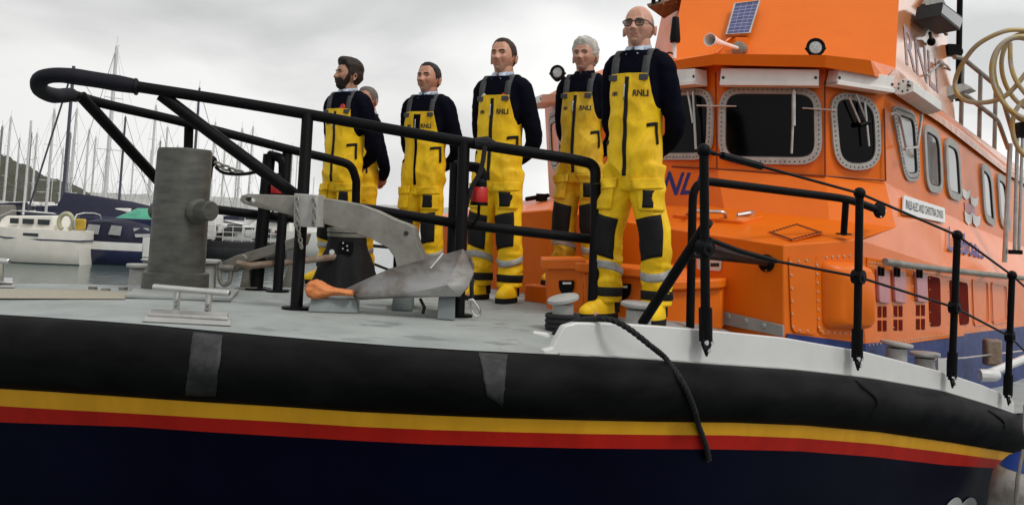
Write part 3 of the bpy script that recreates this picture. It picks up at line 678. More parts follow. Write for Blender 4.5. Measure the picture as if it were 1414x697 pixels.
# --- tower fittings
ptw = Plane(TWfl, TWfr, TWtl)
q = [ptw.at(1002, 51, 0.03), ptw.at(1036, 49, 0.03), ptw.at(1050, 4, 0.03), ptw.at(1014, 8, 0.03)]
m = MB(); m.ring(q, inset(q, 0.014), ptw.n * 0.03); SP = part(m, 'solar_panel', M['steel_dull'])
m = MB(); qi = inset(q, 0.012); m.add([t + ptw.n * 0.022 for t in qi], [(0, 1, 2, 3)]); cell = part(m, 'solar_cells', M['solar'], SP, smooth=False, recalc=False)
uvl = cell.data.uv_layers.new(name='UVMap')
for li, uv in enumerate([(0, 0), (1, 0), (1, 1), (0, 1)]): uvl.data[li].uv = uv
m = MB(); hq = ptw.at(1019, 67, 0.10); ax = (P(980, 55, 8.1) - hq).normalized()
m.lathe([(0.055, 0), (0.06, 0.03), (0.06, 0.09), (0.03, 0.11)], hq - ax * 0.09, ax, 16)
HORN = part(m, 'horn_driver', M['galv'])
m = MB(); L_ = (P(980, 55, 8.1) - hq).length; m.lathe([(0.016, 0.0), (0.018, L_ * 0.45), (0.028, L_ * 0.75), (0.054, L_), (0.048, L_), (0.030, L_ * 0.76), (0.012, L_ * 0.5)], hq, ax, 20); part(m, 'horn_trumpet', M['white_box'], HORN)
m = MB(); m.tube(spline([ptw.at(1010, 52, 0.02), ptw.at(1003, 57, 0.03), ptw.at(997, 66, 0.02), ptw.at(988, 74, 0.02)], 5), 0.010, 6); m.box(ptw.at(1022, 66, 0.05), (0.1, 0.1, 0.16)); part(m, 'horn_bracket', M['orange'], HORN)
def floodlight(c, direction, r, base):
    ax = Vector(direction).normalized(); m = MB()
    m.lathe([(r * 0.35, -r * 1.1), (r * 0.75, -r * 0.8), (r * 0.98, -r * 0.2), (r * 1.02, r * 0.25), (r * 0.78, r * 0.25), (r * 0.66, r * 0.12)], c, ax, 22)
    f = part(m, 'floodlight', M['black_paint'])
    g = MB(); g.lathe([(r * 0.66, r * 0.08), (r * 0.67, r * 0.13), (r * 0.4, r * 0.17), (0.001, r * 0.18)], c, ax, 20); part(g, 'lamp_lens', M['lens'], f)
    h = MB(); h.tube([base, base.lerp(c, 0.5)], 0.022, 8); h.box(base.lerp(c, 0.15), (0.07, 0.07, 0.03)); h.tube(spline([c + RT * r * 1.06, c - Vector((0, 0, r * 1.1)) + ax * 0.0, c - RT * r * 1.06], 6), 0.012, 6); part(h, 'lamp_bracket', M['black_paint'], f)
    return f
floodlight(P(1126, 66, 7.5), (-0.12, -1, 0.03), 0.068, P(1126, 85, 7.55))
floodlight(P(770, 100.5, 9.0), (-0.45, -1, 0.0), 0.066, P(782, 112, 9.1))
m = MB(); m.lathe([(0.040, 0), (0.044, 0.03), (0.028, 0.20), (0.022, 0.21)], P(932, 59, 8.2), (0, 0, 1), 16); BC = part(m, 'aerial_cap', M['black_paint'])
m = MB(); m.lathe([(0.018, 0), (0.018, 0.20)], P(931, 81, 8.2), (0, 0, 1), 10); part(m, 'aerial_stem', M['white_box'], BC)
m = MB(); m.tube(spline([P(931, 76, 8.2), P(925, 73, 8.2), P(917, 77, 8.25), P(905, 90, 8.4)], 5), 0.007, 6); part(m, 'aerial_cable', M['black_paint'], BC)
# tower side lettering, floodlight bank, cable box
pts_ = Plane(TWfr, TWs, TWst)
m = MB(); text_quad(m, 'RNLI', [pts_.at(1251, 89), pts_.at(1296, 130), pts_.at(1293, 82), pts_.at(1247, 33)], 0.004, 0.01); part(m, 'tower_lettering', M['text_worn'], smooth=False)
m = MB(); lp = [pts_.at(1263, 28, 0.05), pts_.at(1292, 48, 0.05), pts_.at(1297, 30, 0.05), pts_.at(1266, 10, 0.05)]
m.prism(lp, pts_.n * 0.22); m.mi = 1; m.prism(inset([t + pts_.n * 0.221 for t in lp], 0.02), pts_.n * 0.004)
m.mi = 0; m.tube([pts_.at(1284, 46, 0.1), pts_.at(1287, 60, 0.03)], 0.016, 6); m.ball(pts_.at(1286, 58, 0.05), 0.04)
part(m, 'deck_floodlight', [M['black_paint'], M['glass_dark']], bevel=0.01)
m = MB(); m.prism([pts_.at(1272, 6, 0.03), pts_.at(1305, 50, 0.03), pts_.at(1303, 10, 0.03), pts_.at(1290, -20, 0.03)], pts_.n * 0.03); part(m, 'tower_plate', M['galv'])
m = MB(); m.tube(spline([pts_.at(1280, 104, 0.03), pts_.at(1284, 103, 0.03), pts_.at(1290, 95, 0.03), pts_.at(1299, 88, 0.04), pts_.at(1306, 90, 0.03), pts_.at(1312, 97, 0.0)], 5), 0.011, 6); m.ball(pts_.at(1299, 88, 0.05), 0.035); part(m, 'tower_cable', M['grey_frame'])
m = MB(); m.prism([P(1298, 115, 10.2), P(1299, 140, 10.2), P(1307, 134, 10.2), P(1340, 122, 10.6), P(1331, 115, 10.6), P(1310, 119, 10.3)], AX * 0.25); part(m, 'roof_bracket', M['galv'])
# aerial pole and flybridge rail
m = MB(); m.tube([P(1323, 140, 10.6), P(1326, -30, 10.6)], 0.030, 10); AE = part(m, 'whip_aerial', M['black_paint'])
m = MB(); m.box(P(1316, 70, 10.6), (0.14, 0.1, 0.12)); m.lathe([(0.035, 0), (0.035, 0.16)], P(1307, 71, 10.6), (1, 0, 0), 10); part(m, 'aerial_clamp', M['black_paint'], AE)
grey_rail = M['galv']
m = MB()
m.tube(fillet([P(1318, 79, 10.5), P(1330, 81, 10.6), P(1380, 122, 11.4), P(1400, 190, 11.8)], 0.15), 0.026, 8)
m.tube(fillet([P(1318, 127, 10.5), P(1334, 132, 10.6), P(1378, 166, 11.4), P(1392, 205, 11.8)], 0.15), 0.026, 8)
for x, a_, b_, d in ((1329, 80, 175, 10.6), (1354, 103, 195, 11.0), (1375, 118, 210, 11.35)): m.tube([P(x, a_, d), P(x - 2, b_, d)], 0.024, 8)
part(m, 'flybridge_rail', grey_rail)
# pole rack beside the side door
m = MB()
for x0, x1, y0, y1, r in ((1395, 1387, 198, 362, 0.024), (1405, 1401, 190, 345, 0.018), (1412, 1407, 188, 345, 0.016)):
    m.tube([P(x0, y0, 9.6), P(x1, y1, 9.6)], r, 8)
m.mi = 1; m.box(P(1402, 348, 9.55), (0.12, 0.04, 0.04)); m.box(P(1413, 180, 9.5), (0.12, 0.1, 0.14))
part(m, 'pole_rack', [M['steel_dull'], M['black_paint']])
# ------------------------------------------------------------------ coachroof and side details
pfr = Plane(cb[0], ct[0], ct[1]); ptop = Plane(ct[0], ct[1], cbk[1])
def bolt_line(m, pl, pts, step, r=0.008, off=0.0, h=0.006):
    for (a_, b_) in zip(pts, pts[1:]):
        A, B = pl.at(*a_, off), pl.at(*b_, off); k = max(1, int((B - A).length / step))
        for i in range(k): m.lathe([(r, 0), (r * 0.7, h)], A.lerp(B, i / k), pl.n, 7)
def slab(pl, quad, th, r, name, mat, off=0.0, parent=None, bevel=0.0):
    m = MB(); m.prism(rpoly([pl.at(x, y, off) for x, y in quad], r), pl.n * th); return part(m, name, mat, parent, bevel=bevel)
# deck hatch with handles, bolted plate
HT = slab(ptop, [(927, 302), (1027, 312), (1056, 304), (962, 288)], 0.035, 0.05, 'deck_hatch', M['orange'], 0.004, bevel=0.008)
m = MB(); m.tube(fillet([ptop.at(950, 295, 0.04), ptop.at(952, 291, 0.09), ptop.at(1000, 293, 0.09), ptop.at(1003, 300, 0.04)], 0.03), 0.014, 8); m.tube([ptop.at(1018, 297, 0.05), ptop.at(1036, 294, 0.06)], 0.016, 8); m.lathe([(0.03, 0), (0.03, 0.02)], ptop.at(1036, 295, 0.04), ptop.n, 12); part(m, 'hatch_handle', M['steel_dull'], HT)
BP = slab(ptop, [(1056, 321), (1092, 334), (1140, 321), (1100, 307)], 0.008, 0.08, 'bolted_plate', M['orange'], 0.003)
m = MB(); q = [ptop.at(x, y, 0.012) for x, y in ((1064, 321), (1093, 331), (1132, 321), (1100, 310))]
for A, B in zip(q, q[1:] + q[:1]):
    k = 8
    for i in range(k): m.lathe([(0.011, 0), (0.011, 0.005)], A.lerp(B, i / k), ptop.n, 6)
part(m, 'bolts', M['print'], BP)
# grey kick strip at the foot of the coachroof
slab(pfr, [(996, 446), (1083, 464), (1083, 449), (998, 429)], 0.02, 0.005, 'kick_strip', M['grey_paint'], 0.004)
m = MB(); bolt_line(m, pfr, [(1006, 437), (1080, 456)], 0.11, 0.02, 0.024, 0.012); part(m, 'kick_strip_bolts', M['grey_paint'])
# notice plate and rail flange on the coachroof front
NP = slab(pfr, [(963, 372), (996, 374), (997, 345), (963, 342)], 0.006, 0.02, 'notice_plate', M['white_paint'], 0.004)
m = MB(); 
for x0, x1, y0, y1 in ((968, 978, 362, 368), (981, 993, 363, 368), (968, 993, 355, 358), (986, 994, 347, 352)):
    m.prism([pfr.at(x0, y1, 0.011), pfr.at(x1, y1, 0.011), pfr.at(x1, y0, 0.011), pfr.at(x0, y0, 0.011)], pfr.n * 0.001)
part(m, 'notice_print', M['print'], NP, smooth=False)
def flange(c, n, r=0.055, name='rail_flange'):
    m = MB(); m.lathe([(r, 0), (r, 0.018), (r * 0.6, 0.03), (r * 0.4, 0.03)], c, n, 18); m.mi = 1
    u = Vector(n).orthogonal().normalized(); v = Vector(n).cross(u)
    for k in range(4):
        t = math.pi / 4 + k * math.pi / 2; m.lathe([(0.010, 0), (0.010, 0.006)], c + (u * math.cos(t) + v * math.sin(t)) * r * 0.72 + Vector(n) * 0.019, n, 7)
    return part(m, name, [M['black_paint'], M['steel']])
flange(pfr.at(1059, 363, 0.0), pfr.n)
# riveted corner panels and the bulged cover
m = MB(); o_ = rpoly([pc.at(x, y, 0.003) for x, y in ((1093, 458), (1127, 462), (1127, 356), (1088, 352))], 0.05); m.prism(o_, pc.n * 0.006)
m.mi = 1; bolt_line(m, pc, [(1095, 451), (1092, 362), (1124, 358)], 0.075, 0.009, 0.010); bolt_line(m, pc, [(1104, 456), (1126, 457)], 0.075, 0.009, 0.010)
part(m, 'riveted_panel', [M['orange'], M['rivet']])
m = MB(); o_ = rpoly([pc.at(x, y, 0.003) for x, y in ((1128, 461), (1193, 467), (1192, 346), (1124, 353))], 0.07); m.prism(o_, pc.n * 0.008)
m.mi = 1; bolt_line(m, pc, [(1131, 452), (1128, 366), (1141, 355), (1189, 352)], 0.055, 0.009, 0.012); bolt_line(m, pc, [(1135, 457), (1189, 462)], 0.055, 0.009, 0.012)
part(m, 'riveted_panel', [M['orange'], M['rivet']])
m = MB(); base = rpoly([pc.at(x, y, 0.012) for x, y in ((1136, 453), (1190, 457), (1189, 362), (1134, 360))], 0.07)
c0 = sum(base, Vector()) / len(base); sh = (pc.at(1190, 400) - pc.at(1136, 400)).normalized()
r1 = [c0 + (q - c0) * 0.97 + pc.n * 0.03 for q in base]; r2 = [c0 + (q - c0) * 0.86 + pc.n * 0.085 + sh * 0.035 for q in base]; r3 = [c0 + (q - c0) * 0.76 + pc.n * 0.105 + sh * 0.05 for q in base]
m.loft([base, r1, r2, r3]); part(m, 'bulged_cover', M['orange'], angle=60)
# lower side: louvre plate, vent doors, slots, recesses, hand rail
plw = Plane(sm_[0], sm_[2], sq[1])
m = MB(); o_ = [plw.at(x, y, 0.004) for x, y in ((1197, 481), (1330, 463), (1330, 384), (1196, 355))]; m.prism(o_, plw.n * 0.008)
m.mi = 1; bolt_line(m, plw, [(1200, 362), (1240, 369), (1328, 386)], 0.06, 0.009, 0.012); bolt_line(m, plw, [(1200, 476), (1362, 455)], 0.075, 0.009, 0.012); bolt_line(m, plw, [(1232, 372), (1234, 468)], 0.08, 0.008, 0.012); bolt_line(m, plw, [(1260, 378), (1262, 465)], 0.08, 0.008, 0.012); bolt_line(m, plw, [(1283, 384), (1284, 462)], 0.08, 0.008, 0.012); bolt_line(m, plw, [(1309, 388), (1310, 460)], 0.08, 0.008, 0.012)
part(m, 'vent_plate', [M['orange_side'], M['rivet']])
for x0, x1 in ((1208, 1224), (1230, 1246), (1261, 1276)):
    k = (x0 - 1208) * 0.05
    D = slab(plw, [(x0 + 2, 417 - k * 0.5), (x1 + 1, 419 - k * 0.5), (x1, 374 + k), (x0, 370 + k)], 0.025, 0.03, 'vent_door', M['pinkdoor'], 0.013, bevel=0.005)
    m = MB(); m.tube([plw.at(x0 + 6, 368 + k, 0.05), plw.at(x0 + 7, 380 + k, 0.05)], 0.012, 6); m.tube([plw.at(x0 + 11, 369 + k, 0.05), plw.at(x0 + 11, 381 + k, 0.05)], 0.012, 6); part(m, 'vent_clip', M['black_paint'], D)
    m = MB()
    for yy in (423, 442):
        for xx in (x0 + 4, x0 + 11):
            y0 = yy - k * 0.8; m.prism([plw.at(xx, y0 + 15, 0.013), plw.at(xx + 5, y0 + 15, 0.013), plw.at(xx + 5, y0, 0.013), plw.at(xx, y0, 0.013)], plw.n * 0.002)
    part(m, 'vent_slots', M['maroon'], smooth=False)
slab(plw, [(1284, 451), (1299, 450), (1298, 384), (1281, 380)], 0.003, 0.05, 'vent_opening', M['maroon'], 0.013)
slab(plw, [(1313, 449), (1320, 448), (1319, 388), (1311, 386)], 0.003, 0.04, 'vent_opening', M['maroon'], 0.013)
slab(plw, [(1325, 449), (1338, 447), (1336, 391), (1323, 388)], 0.003, 0.05, 'vent_opening', M['maroon'], 0.013)
m = MB(); m.tube([plw.at(1222, 361, 0.08), plw.at(1260, 367, 0.08), plw.at(1330, 375, 0.08), plw.at(1412, 384, 0.08)], 0.024, 10)
for x, y in ((1240, 364), (1300, 371), (1360, 378)): m.tube([plw.at(x, y, 0.08), plw.at(x, y + 1, 0.0)], 0.014, 6)
part(m, 'grab_rail', M['galv'])
# doors / panels further aft
m = MB(); o_ = rpoly([plw.at(x, y, 0.004) for x, y in ((1345, 450), (1366, 447), (1364, 388), (1342, 384))], 0.06); m.ring(o_, inset(o_, 0.02), plw.n * 0.006); o_ = rpoly([plw.at(x, y, 0.004) for x, y in ((1371, 447), (1392, 444), (1390, 393), (1369, 389))], 0.06); m.ring(o_, inset(o_, 0.02), plw.n * 0.006); part(m, 'side_panel', M['orange_side'])
# name plate, emblem, lettering on the flare
pfl = Plane(cbk[0], sm_[1], sn[1])
pnq = [side_at(1243, 297, 0.012), side_at(1301.5, 309, 0.012), side_at(1301, 288, 0.012), side_at(1244, 271, 0.012)]
m = MB(); m.prism(rpoly(pnq, 0.04), pfl.n * 0.012); NM = part(m, 'name_plate', M['white_paint'])
m = MB(); text_quad(m, 'RNLB ALEC AND CHRISTINA DYKES', [bil(pnq, 0.05, 0.28), bil(pnq, 0.95, 0.25), bil(pnq, 0.95, 0.75), bil(pnq, 0.05, 0.78)], 0.013, 0.004); part(m, 'name_lettering', M['print'], NM, smooth=False)
pf2 = Plane(sn[1], sn[2], sm_[1])
m = MB()
for cx, cy in ((1333, 268), (1344, 278), (1336, 301), (1347, 304)):
    w_, h_ = 5.5, 8; cy2 = cy
    if cy > 290: h_ = 10
    pts = [(cx - w_, cy - h_), (cx - w_ * 0.3, cy - h_ * 0.6), (cx + w_ * 0.3, cy - h_ * 0.5), (cx + w_, cy - h_ * 0.7), (cx + w_ * 0.8, cy + h_ * 0.6), (cx, cy + h_), (cx - w_ * 0.8, cy + h_ * 0.4)]
    q_ = [side_at(x, y, 0.006) for x, y in pts]; m.prism(q_, wp_s.n * 0.004)
m.mi = 1; m.prism([side_at(x, y, 0.004) for x, y in ((1332, 292), (1346, 297), (1345, 284), (1331, 279))], wp_s.n * 0.002)
part(m, 'emblem', [M['white_paint'], M['pinkdoor']], smooth=False)
m = MB(); text_quad(m, 'Lifeboats', [side_at(1307, 347), side_at(1356, 359), side_at(1356, 335), side_at(1307, 313)], 0.02, 0.015); part(m, 'lettering', pm('glare_tinted_blue_lettering', (0.05, 0.05, 0.24), 0.5, col2=(0.16, 0.11, 0.22), scale=2.2, spec=0.2), smooth=False)  # blue letters; the paler lavender is sky glare put into the colour
# blue side details: rope eye, brown fairlead, white boat pole
m = MB(); m.tube([P(1272, 497, 7.6), P(1330, 494, 8.2), P(1414, 484, 9.0)], 0.008, 6); part(m, 'guide_wire', M['steel_dull'])
m = MB(); m.box(P(1370, 486, 8.6), (0.14, 0.10, 0.22)); part(m, 'fairlead_block', M['rust'], bevel=0.02)
m = MB(); m.lathe([(0.05, 0), (0.05, 0.12), (0.03, 0.16)], P(1353, 518, 8.2), RT, 10); m.tube([P(1356, 519, 8.2), P(1430, 489, 9.0)], 0.035, 10); part(m, 'boat_pole', M['white_paint'])
m = MB(); m.box(P(1300, 506, 7.4), (0.06, 0.03, 0.12)); part(m, 'draught_plate', M['white_paint'])

# ------------------------------------------------------------------ orange deck boxes by the coachroof
def deck_box(front, depth_v, h_over, name, vent=None):
    """front: four photo points (bl, br, tr, tl) with distances"""
    q = [P(*t) for t in front]; m = MB()
    q[0].z = min(q[0].z, deck_z(q[0].x, q[0].y)); q[1].z = min(q[1].z, deck_z(q[1].x, q[1].y))
    m.prism(q, depth_v); up = (q[3] - q[0]).normalized(); ou = -Vector(depth_v).normalized()
    tp = [q[3] + ou * 0.05, q[2] + ou * 0.05, q[2] + Vector(depth_v), q[3] + Vector(depth_v)]
    sx = (q[2] - q[3]).normalized(); tp = [tp[0] - sx * 0.06, tp[1] + sx * 0.02, tp[2] + sx * 0.02, tp[3] - sx * 0.06]
    m.prism(rpoly(tp, 0.06), Vector((0, 0, 0.06)))
    b = part(m, name, M['orange'], bevel=0.012)
    if vent:
        pl = Plane(q[0], q[1], q[2]); m = MB(); pts = []
        cx, cy, rx, ry = vent
        for k in range(13): t = math.pi * k / 12; pts.append(pl.at(cx + rx * math.cos(t), cy + ry * math.sin(t) ** 0.8, 0.006))
        pts += [pl.at(cx - rx, cy - ry * 0.25, 0.006), pl.at(cx + rx, cy - ry * 0.25, 0.006)]
        m.prism(pts, pl.n * 0.012); f = part(m, 'vent_flap', M['black_paint'], b, bevel=0.004)
        m = MB(); m.prism([pl.at(cx - rx * 0.6, cy + ry * 0.08, 0.019), pl.at(cx + rx * 0.6, cy + ry * 0.08, 0.019), pl.at(cx + rx * 0.6, cy - ry * 0.1, 0.019), pl.at(cx - rx * 0.6, cy - ry * 0.1, 0.019)], pl.n * 0.001); part(m, 'vent_marking', M['white_box'], b, smooth=False)
    return b
bd = Vector((-0.25, 0.42, 0))
deck_box([(757, 431, 6.55), (806, 431, 6.30), (806, 371, 6.30), (757, 371, 6.55)], Vector((0.0, 0.50, 0)), 0, 'deck_ventilator', (771 + 12, 391, 10, 16))
deck_box([(806, 440, 6.28), (893, 448, 6.12), (893, 384, 6.12), (806, 376, 6.28)], Vector((0.05, 0.42, 0)), 0, 'deck_ventilator', (858, 396, 14, 18))
deck_box([(893, 447, 6.22), (997, 443, 6.42), (997, 398, 6.42), (893, 402, 6.22)], Vector((0.1, 0.35, 0)), 0, 'deck_ventilator')
m = MB(); q = [P(925, 398, 6.3), P(965, 398, 6.4), P(948, 372, 6.5), P(926, 366, 6.5)]; m.prism(q, Vector((0.05, 0.3, 0.0))); part(m, 'ventilator_cowl', M['orange'], bevel=0.01)
# raised plinth the crew use as a step
m = MB(); sc_ = Vector((0.48, 7.10, 0)); zs = deck_z(sc_.x, sc_.y)
m.box((sc_.x, sc_.y, zs + 0.05), (0.62, 0.36, 0.14), Matrix.Rotation(math.radians(-46), 3, 'Z')); part(m, 'deck_step', M['orange'], bevel=0.012); STEP_Z = zs + 0.12
# ------------------------------------------------------------------ rails
BK = M['black_paint']
near = [(100, 131, 6.25), (74, 132, 6.05), (55, 123, 5.86), (57, 109, 5.74), (82, 104, 5.72), (130, 110, 5.78), (190, 120, 5.85), (300, 137, 5.95), (425, 158, 6.03), (530, 177, 6.05), (640, 196, 6.06), (740, 212, 6.10), (786, 219, 6.14)]
far = [(100, 131, 6.25), (150, 145, 6.50), (250, 168, 6.90), (390, 204, 7.20), (462, 221, 7.38), (484, 230, 7.42), (492, 250, 7.45)]
m = MB(); q = spline([P(*t) for t in near], 6); hb_ = on_deck(818, 440); q += fillet([P(800, 221, 6.15), P(822, 228, 6.17), Vector((hb_.x, hb_.y, hb_.z + 0.6))], 0.12)[1:] + [hb_]
m.tube(q, 0.033, 14)
RAIL = part(m, 'pulpit_rail', BK, angle=60)
m = MB(); m.tube(spline([P(*t) for t in far], 6) + [P(491, 300, 7.45), P(489, 400, 7.45)], 0.031, 14); part(m, 'far_rail', BK, RAIL, angle=60)
m = MB(); fp = spline([P(*t) for t in near[:7]], 8)
rr = [0.045 + 0.006 * noise.noise(q * 9) for q in fp]; rr[0] = rr[-1] = 0.038; m.tube(fp, rr, 16)
fw_ = part(m, 'foam_wrap', M['foam'], RAIL, angle=60)
m = MB(); m.tube([P(187, 120, 5.85), P(188.5, 120, 5.85)], 0.050, 14); m.tube(spline([P(98, 132, 6.2), P(101, 139, 6.2), P(108, 139, 6.25), P(112, 133, 6.3)], 5), 0.007, 6); part(m, 'foam_tie', BK, RAIL)
def post(x0, y0, d0, x1, y1, r, foot=True, name='post', parent=None, deck=True):
    b_ = on_deck(x1, y1) if deck else P(x1, y1, d0); t_ = P(x0, y0, d0)
    m = MB(); m.tube([b_, t_], r, 12)
    if foot: m.lathe([(r * 2.3, 0.0), (r * 2.3, 0.014), (r * 1.2, 0.016)], b_, (0, 0, 1), 14)
    return part(m, name, BK, parent or RAIL)
post(425, 158, 6.03, 409, 427, 0.035); post(641, 197, 6.06, 633, 437, 0.035)
post(261, 172, 7.0, 254, 396, 0.032); post(629, 226, 6.2, 622, 432, 0.034)
post(372, 214, 7.25, 354, 400, 0.045); post(397, 204, 7.25, 383, 403, 0.034)
m = MB(); m.tube([P(222, 131, 5.90), P(300, 190, 5.95), P(414, 274, 6.03)], 0.036, 12); part(m, 'strut', BK, RAIL)
m = MB(); m.tube([P(112, 133, 6.30), P(206, 236, 6.9), P(262, 297, 7.3)], 0.036, 12); part(m, 'strut', BK, RAIL)
m = MB(); m.tube([P(412, 276, 6.04), P(517, 290, 6.05), P(640, 310, 6.06), P(700, 317, 6.10), P(822, 331, 6.17)], 0.029, 12); part(m, 'mid_rail', BK, RAIL)
m = MB(); m.tube([P(262, 285, 7.1), P(353, 296, 7.25), P(488, 311, 7.44)], 0.032, 12); part(m, 'mid_rail', BK, RAIL)
m = MB(); m.tube(fillet([P(372, 214, 7.25), P(391, 219, 7.2), P(391, 250, 7.2)], 0.05), 0.034, 10); part(m, 'light_arm', BK, RAIL)
m = MB(); m.tube(fillet([P(629, 228, 6.2), P(665, 232, 6.1), P(665, 262, 6.1)], 0.05), 0.032, 10); part(m, 'light_arm', BK, RAIL)
m = MB(); m.tube([P(656, 197, 6.02), P(672, 197, 6.02), P(684, 200, 6.03)], [0.03, 0.040, 0.02], 10); m.tube(spline([P(670, 200, 6.0), P(664, 235, 5.98), P(650, 262, 5.98), P(640, 300, 6.0)], 5), 0.016, 6); part(m, 'lashing', M['rope'], RAIL)
# slim stay beyond the mooring post, with chain and cable
m = MB(); m.tube([P(291, 224, 7.7), P(267, 392, 7.7)], 0.024, 10); m.ball(P(292, 223, 7.7), 0.045); part(m, 'slim_stay', BK, RAIL)
def chain(pts, r, name, mat, parent=None, L_=0.05):
    q = spline(pts, 8); m = MB(); acc = 0; k = 0
    for a_, b_ in zip(q, q[1:]):
        acc += (b_ - a_).length
        if acc > L_ * 0.72:
            acc = 0; t = (b_ - a_).normalized(); u = t.orthogonal().normalized(); v = t.cross(u); s_ = u if k % 2 else v; k += 1
            m.tube([a_ + t * (L_ * 0.5 * math.cos(h)) + s_ * (L_ * 0.30 * math.sin(h)) for h in [2 * math.pi * j / 10 for j in range(10)]], r, 5, closed=True)
    return part(m, name, mat, parent) if parent is not False else m
chain([P(296, 224, 7.6), P(312, 232, 7.6), P(335, 240, 7.55)], 0.010, 'chain', M['galv'], RAIL, 0.07)
m = MB(); m.tube(spline([P(297, 230, 7.6), P(310, 239, 7.6), P(340, 240, 7.5), P(372, 232, 7.3)], 6), 0.013, 6); part(m, 'cable', BK, RAIL)
m = MB(); m.tube([P(500, 338, 8.7), P(546, 342, 8.8)], 0.016, 6); m.tube([P(515, 364, 8.7), P(546, 376, 8.8)], 0.012, 6); m.tube([P(548, 330, 8.8), P(545, 395, 8.8)], 0.022, 8); m.ball(P(546, 375, 8.8), 0.035); part(m, 'far_lifeline', BK)
m = MB(); m.tube([P(727, 275, 8.9), P(757, 270, 9.1)], 0.02, 8); m.box(P(748, 273, 9.0), (0.1, 0.05, 0.07)); part(m, 'far_rail_fitting', BK)
# stanchions and guard wires on the bulwark
SW = [((972, 208), (966, 476), 5.0), ((1187, 267), (1175, 498), 5.88), ((1322, 325), (1307, 524), 6.80), ((1397.5, 380), (1385, 549), 7.70)]
tops, mids = [], []
for (x0, y0), (x1, y1), d in SW:
    e_, o = edge_at(x1); b_ = Vector((e_.x, e_.y, 0)) + o * 0.03; b_.z = z_on(b_[:2], y1); dd = proj(b_)[2]; t_ = P(x0, y0, dd + 0.03)
    m = MB(); m.tube([b_, t_], 0.024, 12); m.tube([b_ + (t_ - b_) * 0.02, b_ + (t_ - b_) * 0.19], 0.034, 12); m.ball(t_, 0.036); m.ball(b_.lerp(t_, 0.50), 0.040)
    m.tube([b_.lerp(t_, 0.50) - o * 0.03, b_.lerp(t_, 0.50) + o * 0.03], 0.042, 12)
    s_ = part(m, 'stanchion', BK)
    m = MB(); tt = AX; m.prism([b_ + tt * 0.05 + Vector((0, 0, 0.07)), b_ - tt * 0.05 + Vector((0, 0, 0.07)), b_ - tt * 0.045 + Vector((0, 0, 0.0)), b_ - Vector((0, 0, 0.055)), b_ + tt * 0.045], o * 0.012); m.mi = 1
    for u in (-0.028, 0.028): m.lathe([(0.015, 0), (0.013, 0.014)], b_ + tt * u + o * 0.012 + Vector((0, 0, 0.015)), o, 8)
    m.lathe([(0.013, 0), (0.012, 0.014)], b_ + o * 0.012 - Vector((0, 0, 0.025)), o, 8)
    part(m, 'stanchion_foot', [BK, M['steel']], s_); tops.append(t_); mids.append(b_.lerp(t_, 0.50))
fl_c = pfr.at(1059, 363, 0.03)
m = MB(); m.tube([tops[0], tops[0].lerp(tops[1], 0.06)], 0.012, 8); m.tube([tops[0].lerp(tops[1], 0.10), tops[0].lerp(tops[1], 0.33)], 0.020, 8); m.tube(tops + [P(1425, 405, 8.2)], 0.0085, 6); part(m, 'guard_wire', BK)
m = MB(); m.tube([mids[0], fl_c], 0.024, 8); m.tube([P(955, 352, 5.2), fl_c], 0.016, 8); m.tube([mids[0] + Vector((0.02, 0, 0.04)), mids[0].lerp(mids[1], 0.2) + Vector((0, 0, 0.015)), mids[0].lerp(mids[1], 0.42)], 0.014, 8); m.tube([mids[0].lerp(mids[1], 0.3)] + mids[1:] + [P(1425, 495, 8.2)], 0.0085, 6); part(m, 'guard_wire', BK)
m = MB(); b_ = on_deck(890, 452); m.tube([P(978, 306, 5.03), P(887, 446, 5.45)], 0.027, 12); part(m, 'brace', BK)
fg = C1189t.lerp(cbk[0], 0.45); pfv = (P(1213, 290, 6.8)); 
m = MB(); b_ = on_deck(953, 452); lp = fillet([b_, P(957, 248, 6.1), P(1172, 275, 6.62), pfv], 0.13); m.tube(lp, 0.026, 12); lg = P(1165, 324, 6.66); m.tube([P(1168, 277, 6.62), lg], 0.022, 10); m.lathe([(0.05, 0), (0.05, 0.01)], lg, (0, 0, 1), 12); part(m, 'grab_hoop', BK)
flange(pfv, (PT * 0.8 - AX * 0.3).normalized(), 0.055)
m = MB(); m.tube([pfv, pfv + Vector((0.10, 0.25, 0.0))], 0.03, 8); part(m, 'flange_backing', BK)

# ------------------------------------------------------------------ mooring post, cleats, bollards
sb = on_deck(230, 405); sx, sy = sb.x, sb.y + 0.16
zt = z_on((sx + 0.02, sy - 0.16), 204)
m = MB(); m.lathe([(0.205, 0), (0.208, 0.02), (0.205, 0.12), (0.192, 0.128), (0.178, 0.128), (0.172, zt - sb.z - 0.02), (0.165, zt - sb.z), (0.001, zt - sb.z + 0.012)], (sx, sy, sb.z), (0.0, 0.0, 1), 40)
SAM = part(m, 'mooring_post', M['samson'], angle=40); SAM['label'] = 'stout weathered grey mooring post with a cross pin'
zp = z_on((sx, sy - 0.17), 291); pd = Vector((0.80, -0.60, 0.03)).normalized()
m = MB(); pc_ = Vector((sx, sy, zp)); m.lathe([(0.050, -0.285), (0.058, -0.275), (0.060, 0), (0.064, 0.17), (0.085, 0.175), (0.080, 0.195), (0.064, 0.21), (0.064, 0.305), (0.056, 0.315)], pc_, pd, 24); part(m, 'cross_pin', M['samson'], SAM)
m = MB(); pb = [on_deck(x, y, 0.004) for x, y in ((172, 412), (318, 417), (330, 404), (190, 400))]; m.prism(pb, Vector((0, 0, 0.02))); part(m, 'base_plate', M['grey_paint'], SAM, bevel=0.004)
